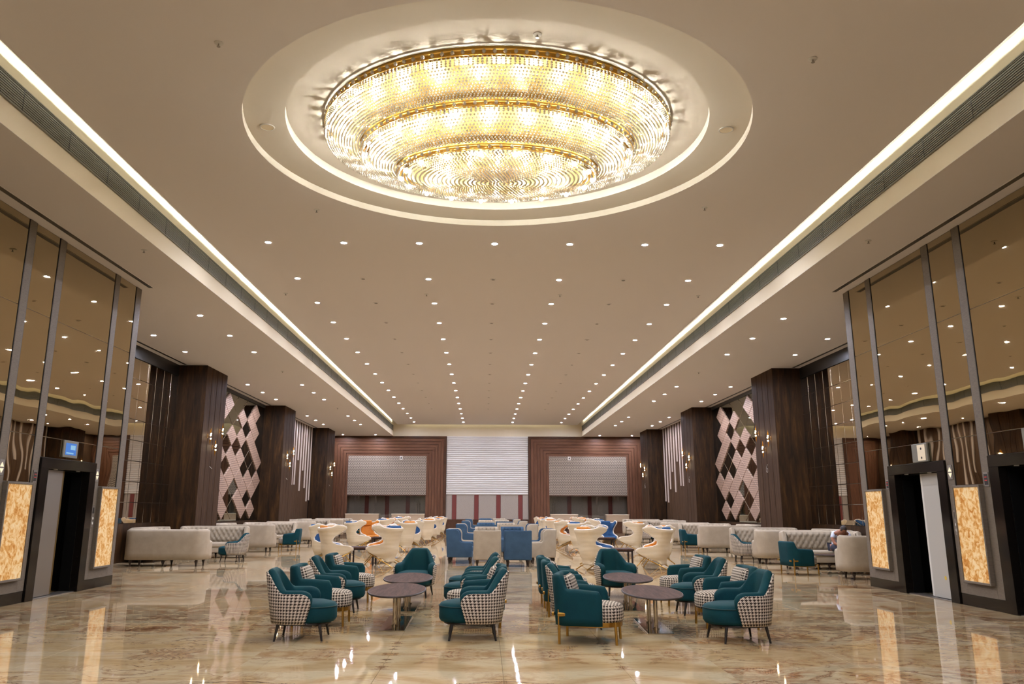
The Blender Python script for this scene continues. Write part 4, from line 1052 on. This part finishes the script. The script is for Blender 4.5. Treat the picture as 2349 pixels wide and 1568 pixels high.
# ---- wing lounge chairs round square tables
GW = 'ivory wing lounge chairs'
def Wg(x, y, th, c, l): return put('W'+c, make_wing_chair, x, y, th, l, GW, c)
WG = [(-3.52, 23.2, ('orange', 'blue', 'blue', 'orange'), 'first left wing chair group'), (3.62, 22.4, ('orange', 'blue', 'blue', 'orange'), 'first right wing chair group'),
      (-3.95, 31.0, ('blue', 'orange', 'orange', 'blue'), 'second left wing chair group'), (4.25, 31.0, ('blue', 'orange', 'orange', 'blue'), 'second right wing chair group'),
      (-3.7, 38.6, ('blue', 'orange', 'orange', 'blue'), 'third left wing chair group'), (3.9, 38.6, ('orange', 'blue', 'blue', 'orange'), 'third right wing chair group'),
      (-3.7, 45.8, ('blue', 'orange', 'orange', 'blue'), 'last left wing chair group'), (4.0, 45.8, ('orange', 'orange', 'blue', 'orange'), 'last right wing chair group')]
HEAD = [(60, -58, 118, -112), (54, -56, 112, -112), (56, -38, 150, -128), (40, -58, 108, -162), (50, -25, 140, -120), (55, -50, 105, -120), (50, -40, 140, -125), (50, -50, 150, -130)]
OFF = {(0, 0): (-4.15, 22.35, 62), (0, 1): (-2.82, 22.3, -60), (0, 2): (-4.72, 23.95, 112), (0, 3): (-3.02, 23.9, -140), (1, 0): (2.60, 21.45, 56), (1, 1): (4.22, 21.6, -58), (1, 2): (2.92, 23.3, 132), (1, 3): (4.72, 23.4, -132),
       (2, 0): (-4.75, 30.1, 58), (2, 1): (-3.05, 30.2, -36), (2, 2): (-4.55, 31.8, 150), (2, 3): (-2.95, 31.9, -140), (3, 0): (3.25, 29.9, 42), (3, 1): (5.15, 30.2, -60), (3, 2): (2.95, 31.9, 112), (3, 3): (4.52, 31.9, 172)}
for gi, (gx_, gy_, cols, nm) in enumerate(WG):
    for q, (dx, dy, pos) in enumerate(((-.86, -.85, 'near left'), (.88, -.8, 'near right'), (-1.22 if gi == 0 else -.98, .75, 'far left'), (.98, .8, 'far right'))):
        px_, py_, hd_ = OFF.get((gi, q), (gx_+dx, gy_+dy, HEAD[gi][q]))
        c = cols[q]; Wg(px_, py_, hd_, c, f'ivory wing chair with {c} lining, {pos} seat of the {nm}')
    put('SQ', make_square_table, *((gx_, gy_-.05) if gi > 1 else ((-3.5, 23.1), (3.42, 22.5))[gi]), 0, f'square walnut table in the middle of the {nm}', 'square walnut tables')
# ---- high back armchairs down the middle
GD = 'high back armchairs down the middle'
def Dg(x, y, th, c, l): return put('D'+c, make_high_chair, x, y, th, l, GD, c)
for gi, yc in enumerate((24.85, 32.8, 40.7, 48.4)):
    nm = ('nearest', 'second', 'third', 'last')[gi]
    fl = gi % 2
    cs = [('linen', 'blue'), ('blue', 'linen')]
    a = cs[fl]; f_ = [('linen', 'blue'), ('blue', 'linen'), ('linen', 'linen'), ('blue', 'linen')][gi]
    N_ = {'linen': 'beige', 'blue': 'blue'}
    for x, c, p in ((-.10, a[0], 'left'), (.72, a[1], 'right')): Dg(x, yc-2.12, 0, c, f'{N_[c]} high back armchair seen from behind, {p}, {nm} middle group')
    for x, c, p in ((-.12, f_[0], 'left'), (.72, f_[1], 'right')): Dg(x, yc+2.1, 180, c, f'{N_[c]} tufted armchair facing the camera, {p} rear of {nm} middle group')
    for dy, c, p in ((-.92, 'blue', 'near'), (.02, 'linen', 'far')): Dg(-.86, yc+dy, 92, c, f'{N_[c]} high back armchair facing right, {p} left seat of {nm} middle group')
    for dy, c, p in ((-.92, 'linen', 'near'), (.02, 'blue', 'far')): Dg(1.46, yc+dy, -92, c, f'{N_[c]} high back armchair facing left, {p} right seat of {nm} middle group')
# ---- tufted sofas along the aisles
GE = 'tufted greige sofas'
def E_(x, y, th, l): return put('E', make_sofa, x, y, th, l, GE)
for sx, away, face, wall in ((-1, (22.55, 29.55, 36.6, 43.6), (26.2, 33.3, 40.35, 47.2), (24.6, 31.4, 41.9, 45.4)), (1, (18.75, 23.9, 30.1, 36.6, 43.6), (22.0, 26.2, 33.6, 40.35, 47.2), (24.3, 31.9, 41.9, 45.4))):
    s_ = SIDE[sx]
    for k, y in enumerate(away): E_(sx*(8.86 if y < 20 else 8.62), y, (-2 if sx < 0 else 8 if y < 20 else 3), f'greige sofa seen from behind, {ORD[k]} one in the {s_} aisle')
    for k, y in enumerate(face): E_(sx*(8.62 if 25 < y < 27 else 8.72), y, 180, f'tufted greige sofa facing the camera, {ORD[k]} one in the {s_} aisle')
    for k, y in enumerate(wall): E_(sx*9.78, y, -sx*90, f'tufted greige sofa against the {s_} wall, {ORD[k]} one away')
H(-7.42, 24.35, -92, 'small houndstooth armchair facing the first left sofas in the aisle')
T(-7.35, 31.0, -92, 'teal tub chair facing the second set of left sofas')
H(-7.2, 38.3, -92, 'distant houndstooth armchair facing the third set of left sofas')
T(-7.2, 45.3, -92, 'distant teal tub chair facing the last set of left sofas')
T(7.36, 20.1, 82, 'teal tub chair with gold bracket facing the nearest right sofas')
H(7.55, 24.75, 90, 'small houndstooth armchair facing the second set of right sofas')
T(7.6, 31.5, 90, 'teal tub chair facing the third set of right sofas')
H(7.3, 38.4, 90, 'distant houndstooth armchair facing the fourth set of right sofas')
TB(8.75, 20.35, 90, 'oval walnut coffee table among the nearest right sofas')

# ================================================================== the seated person
def skin_mesh(name, verts, edges, radii, mat, sub=2, root=0):
    me = bpy.data.meshes.new(name); me.from_pydata(verts, edges, []); o = bpy.data.objects.new('tmp', me); COL.objects.link(o)
    md = o.modifiers.new('k', 'SKIN'); md.use_smooth_shade = True
    for i, r in enumerate(radii): me.skin_vertices[0].data[i].radius = r if isinstance(r, tuple) else (r, r)
    for i in range(len(verts)): me.skin_vertices[0].data[i].use_root = (i == root)
    s2 = o.modifiers.new('s', 'SUBSURF'); s2.levels = sub
    m2 = bpy.data.meshes.new_from_object(o.evaluated_get(bpy.context.evaluated_depsgraph_get())); bpy.data.objects.remove(o); m2.name = name; m2.materials.clear(); m2.materials.append(MT[mat])
    for p in m2.polygons: p.use_smooth = True
    return m2
PX, PY = 8.98, 21.62     # seat spot; the person faces the camera (-Y) and leans forward
pr_ = thing('person', 'seated person in pale blue shirt bent forward with lowered head on the right sofa', 'person', (PX, PY, 0))
B_ = [(0, .12, .55), (0, .02, .68), (0, -.13, .84), (0, -.24, .93), (0, -.30, .965), (0, -.345, .985),
      (.10, .10, .54), (.14, -.12, .55), (.16, -.36, .53), (.16, -.34, .30), (.16, -.32, .09), (.165, -.42, .05),
      (-.10, .10, .54), (-.14, -.12, .55), (-.16, -.36, .53), (-.16, -.34, .30), (-.16, -.32, .09), (-.165, -.42, .05),
      (.17, -.20, .90), (.235, -.24, .78), (.225, -.33, .66), (.12, -.43, .62), (.07, -.47, .61),
      (-.17, -.20, .90), (-.235, -.24, .78), (-.225, -.33, .66), (-.12, -.43, .62), (-.07, -.47, .61)]
E2 = [(0, 1), (1, 2), (2, 3), (3, 4), (4, 5), (0, 6), (6, 7), (7, 8), (8, 9), (9, 10), (10, 11), (0, 12), (12, 13), (13, 14), (14, 15), (15, 16), (16, 17), (3, 18), (18, 19), (19, 20), (20, 21), (21, 22), (3, 23), (23, 24), (24, 25), (25, 26), (26, 27)]
R2_ = [(.15, .12), (.14, .11), (.16, .12), (.12, .10), .052, .05, .095, .085, .065, .055, .042, .035, .095, .085, .065, .055, .042, .035, .06, .048, .04, .034, .028, .06, .048, .04, .034, .028]
body = link('body', skin_mesh('body', B_, E2, R2_, 'skin'), pr_)
# clothes: the same limbs a little thicker
sh_i = [0, 1, 2, 3, 4, 18, 19, 23, 24]; mp_ = {i: k for k, i in enumerate(sh_i)}
link('shirt', skin_mesh('shirt', [B_[i] for i in sh_i], [(mp_[a], mp_[b]) for a, b in E2 if a in mp_ and b in mp_], [tuple(q+.014 for q in ((.062, .062) if i == 4 else R2_[i] if isinstance(R2_[i], tuple) else (R2_[i],)*2)) for i in sh_i], 'shirt'), pr_)
tr_i = [0, 6, 7, 8, 9, 10, 12, 13, 14, 15, 16]; mp_ = {i: k for k, i in enumerate(tr_i)}
link('trousers', skin_mesh('trousers', [B_[i] for i in tr_i], [(mp_[a], mp_[b]) for a, b in E2 if a in mp_ and b in mp_], [tuple(q+.013 for q in (R2_[i] if isinstance(R2_[i], tuple) else (R2_[i],)*2)) for i in tr_i], 'trouser'), pr_)
# head bent down: egg with nose, brow, ears, mouth and hair cap
hd = MB(); nu, nv = 20, 14; P = []
for i in range(nv+1):
    t = PI*i/nv; r = []
    for j in range(nu+1):
        a = 2*PI*j/nu; x = .074*math.sin(t)*math.cos(a); y = .094*math.sin(t)*math.sin(a); z = .115*math.cos(t)
        if z < -.02: x *= 1-.25*min(1, (-z-.02)/.09); y = y*(1-.12*min(1, (-z-.02)/.09))-.012*min(1, (-z)/.1)
        if y < -.05 and abs(x) < .018 and -.045 < z < .012: y -= .024*(1-abs(x)/.018)
        if y < -.05 and .012 < abs(x) < .045 and .005 < z < .03: y += .008
        r.append((x, y, z))
    P.append(r)
hd.grid(P)
head = link('head', merged(hd, 'head', 'skin', smooth=True, angle=80), pr_, (0, -.385, 1.0), (.85, .05, .15))
hc = MB(); P = []
for i in range(9):
    t = PI*.56*i/8; P.append([(.080*math.sin(t)*math.cos(2*PI*j/nu), .006+.099*math.sin(t)*math.sin(2*PI*j/nu)*(1 if math.sin(2*PI*j/nu) > 0 or t < .9 else .9), .121*math.cos(t)+(.02 if (math.sin(2*PI*j/nu) < -.3 and i == 8) else 0)) for j in range(nu+1)])
link('hair', merged(hc.grid(P), 'hair', 'hair', smooth=True, angle=80), head)
for s_ in (1, -1):
    MB().lathe([(.002, -.028), (.016, -.012), (.018, .008), (.010, .026), (.002, .03)], 8, ell=(.5, 1)).build('ear', 'skin', head, (s_*.076, .008, -.012), smooth=True)
    MB().lathe([(.001, -.006), (.010, 0), (.001, .006)], 8).build('eye', 'eye', head, (s_*.029, -.083, .012))
MB().box(-.022, -.004, -.004, .022, .004, .004).build('mouth', 'redpost', head, (0, -.094, -.062), bevel=.002, seg=1)
for s_ in (1, -1):
    for q in range(4):
        z = .618-.016*q; L_ = .075 if q in (1, 2) else .064
        pts = [(s_*.07, -.465, z), (s_*.045, -.49, z), (s_*(.045-L_*.5), -.497, z-.004), (s_*(.045-L_), -.480, z-.008)]
        MB().tube(pts, [.010, .0095, .009, .007], 6).build('finger', 'skin', pr_, smooth=True)
    MB().tube([(s_*.085, -.46, .632), (s_*.055, -.475, .652), (s_*.03, -.485, .656)], [.011, .010, .008], 6).build('thumb', 'skin', pr_, smooth=True)
    MB().box(-.045, -.13, 0, .045, .11, .075).build('shoe', 'shoe', pr_, (s_*.165, -.40, .002), smooth=True, bevel=.03, seg=3)
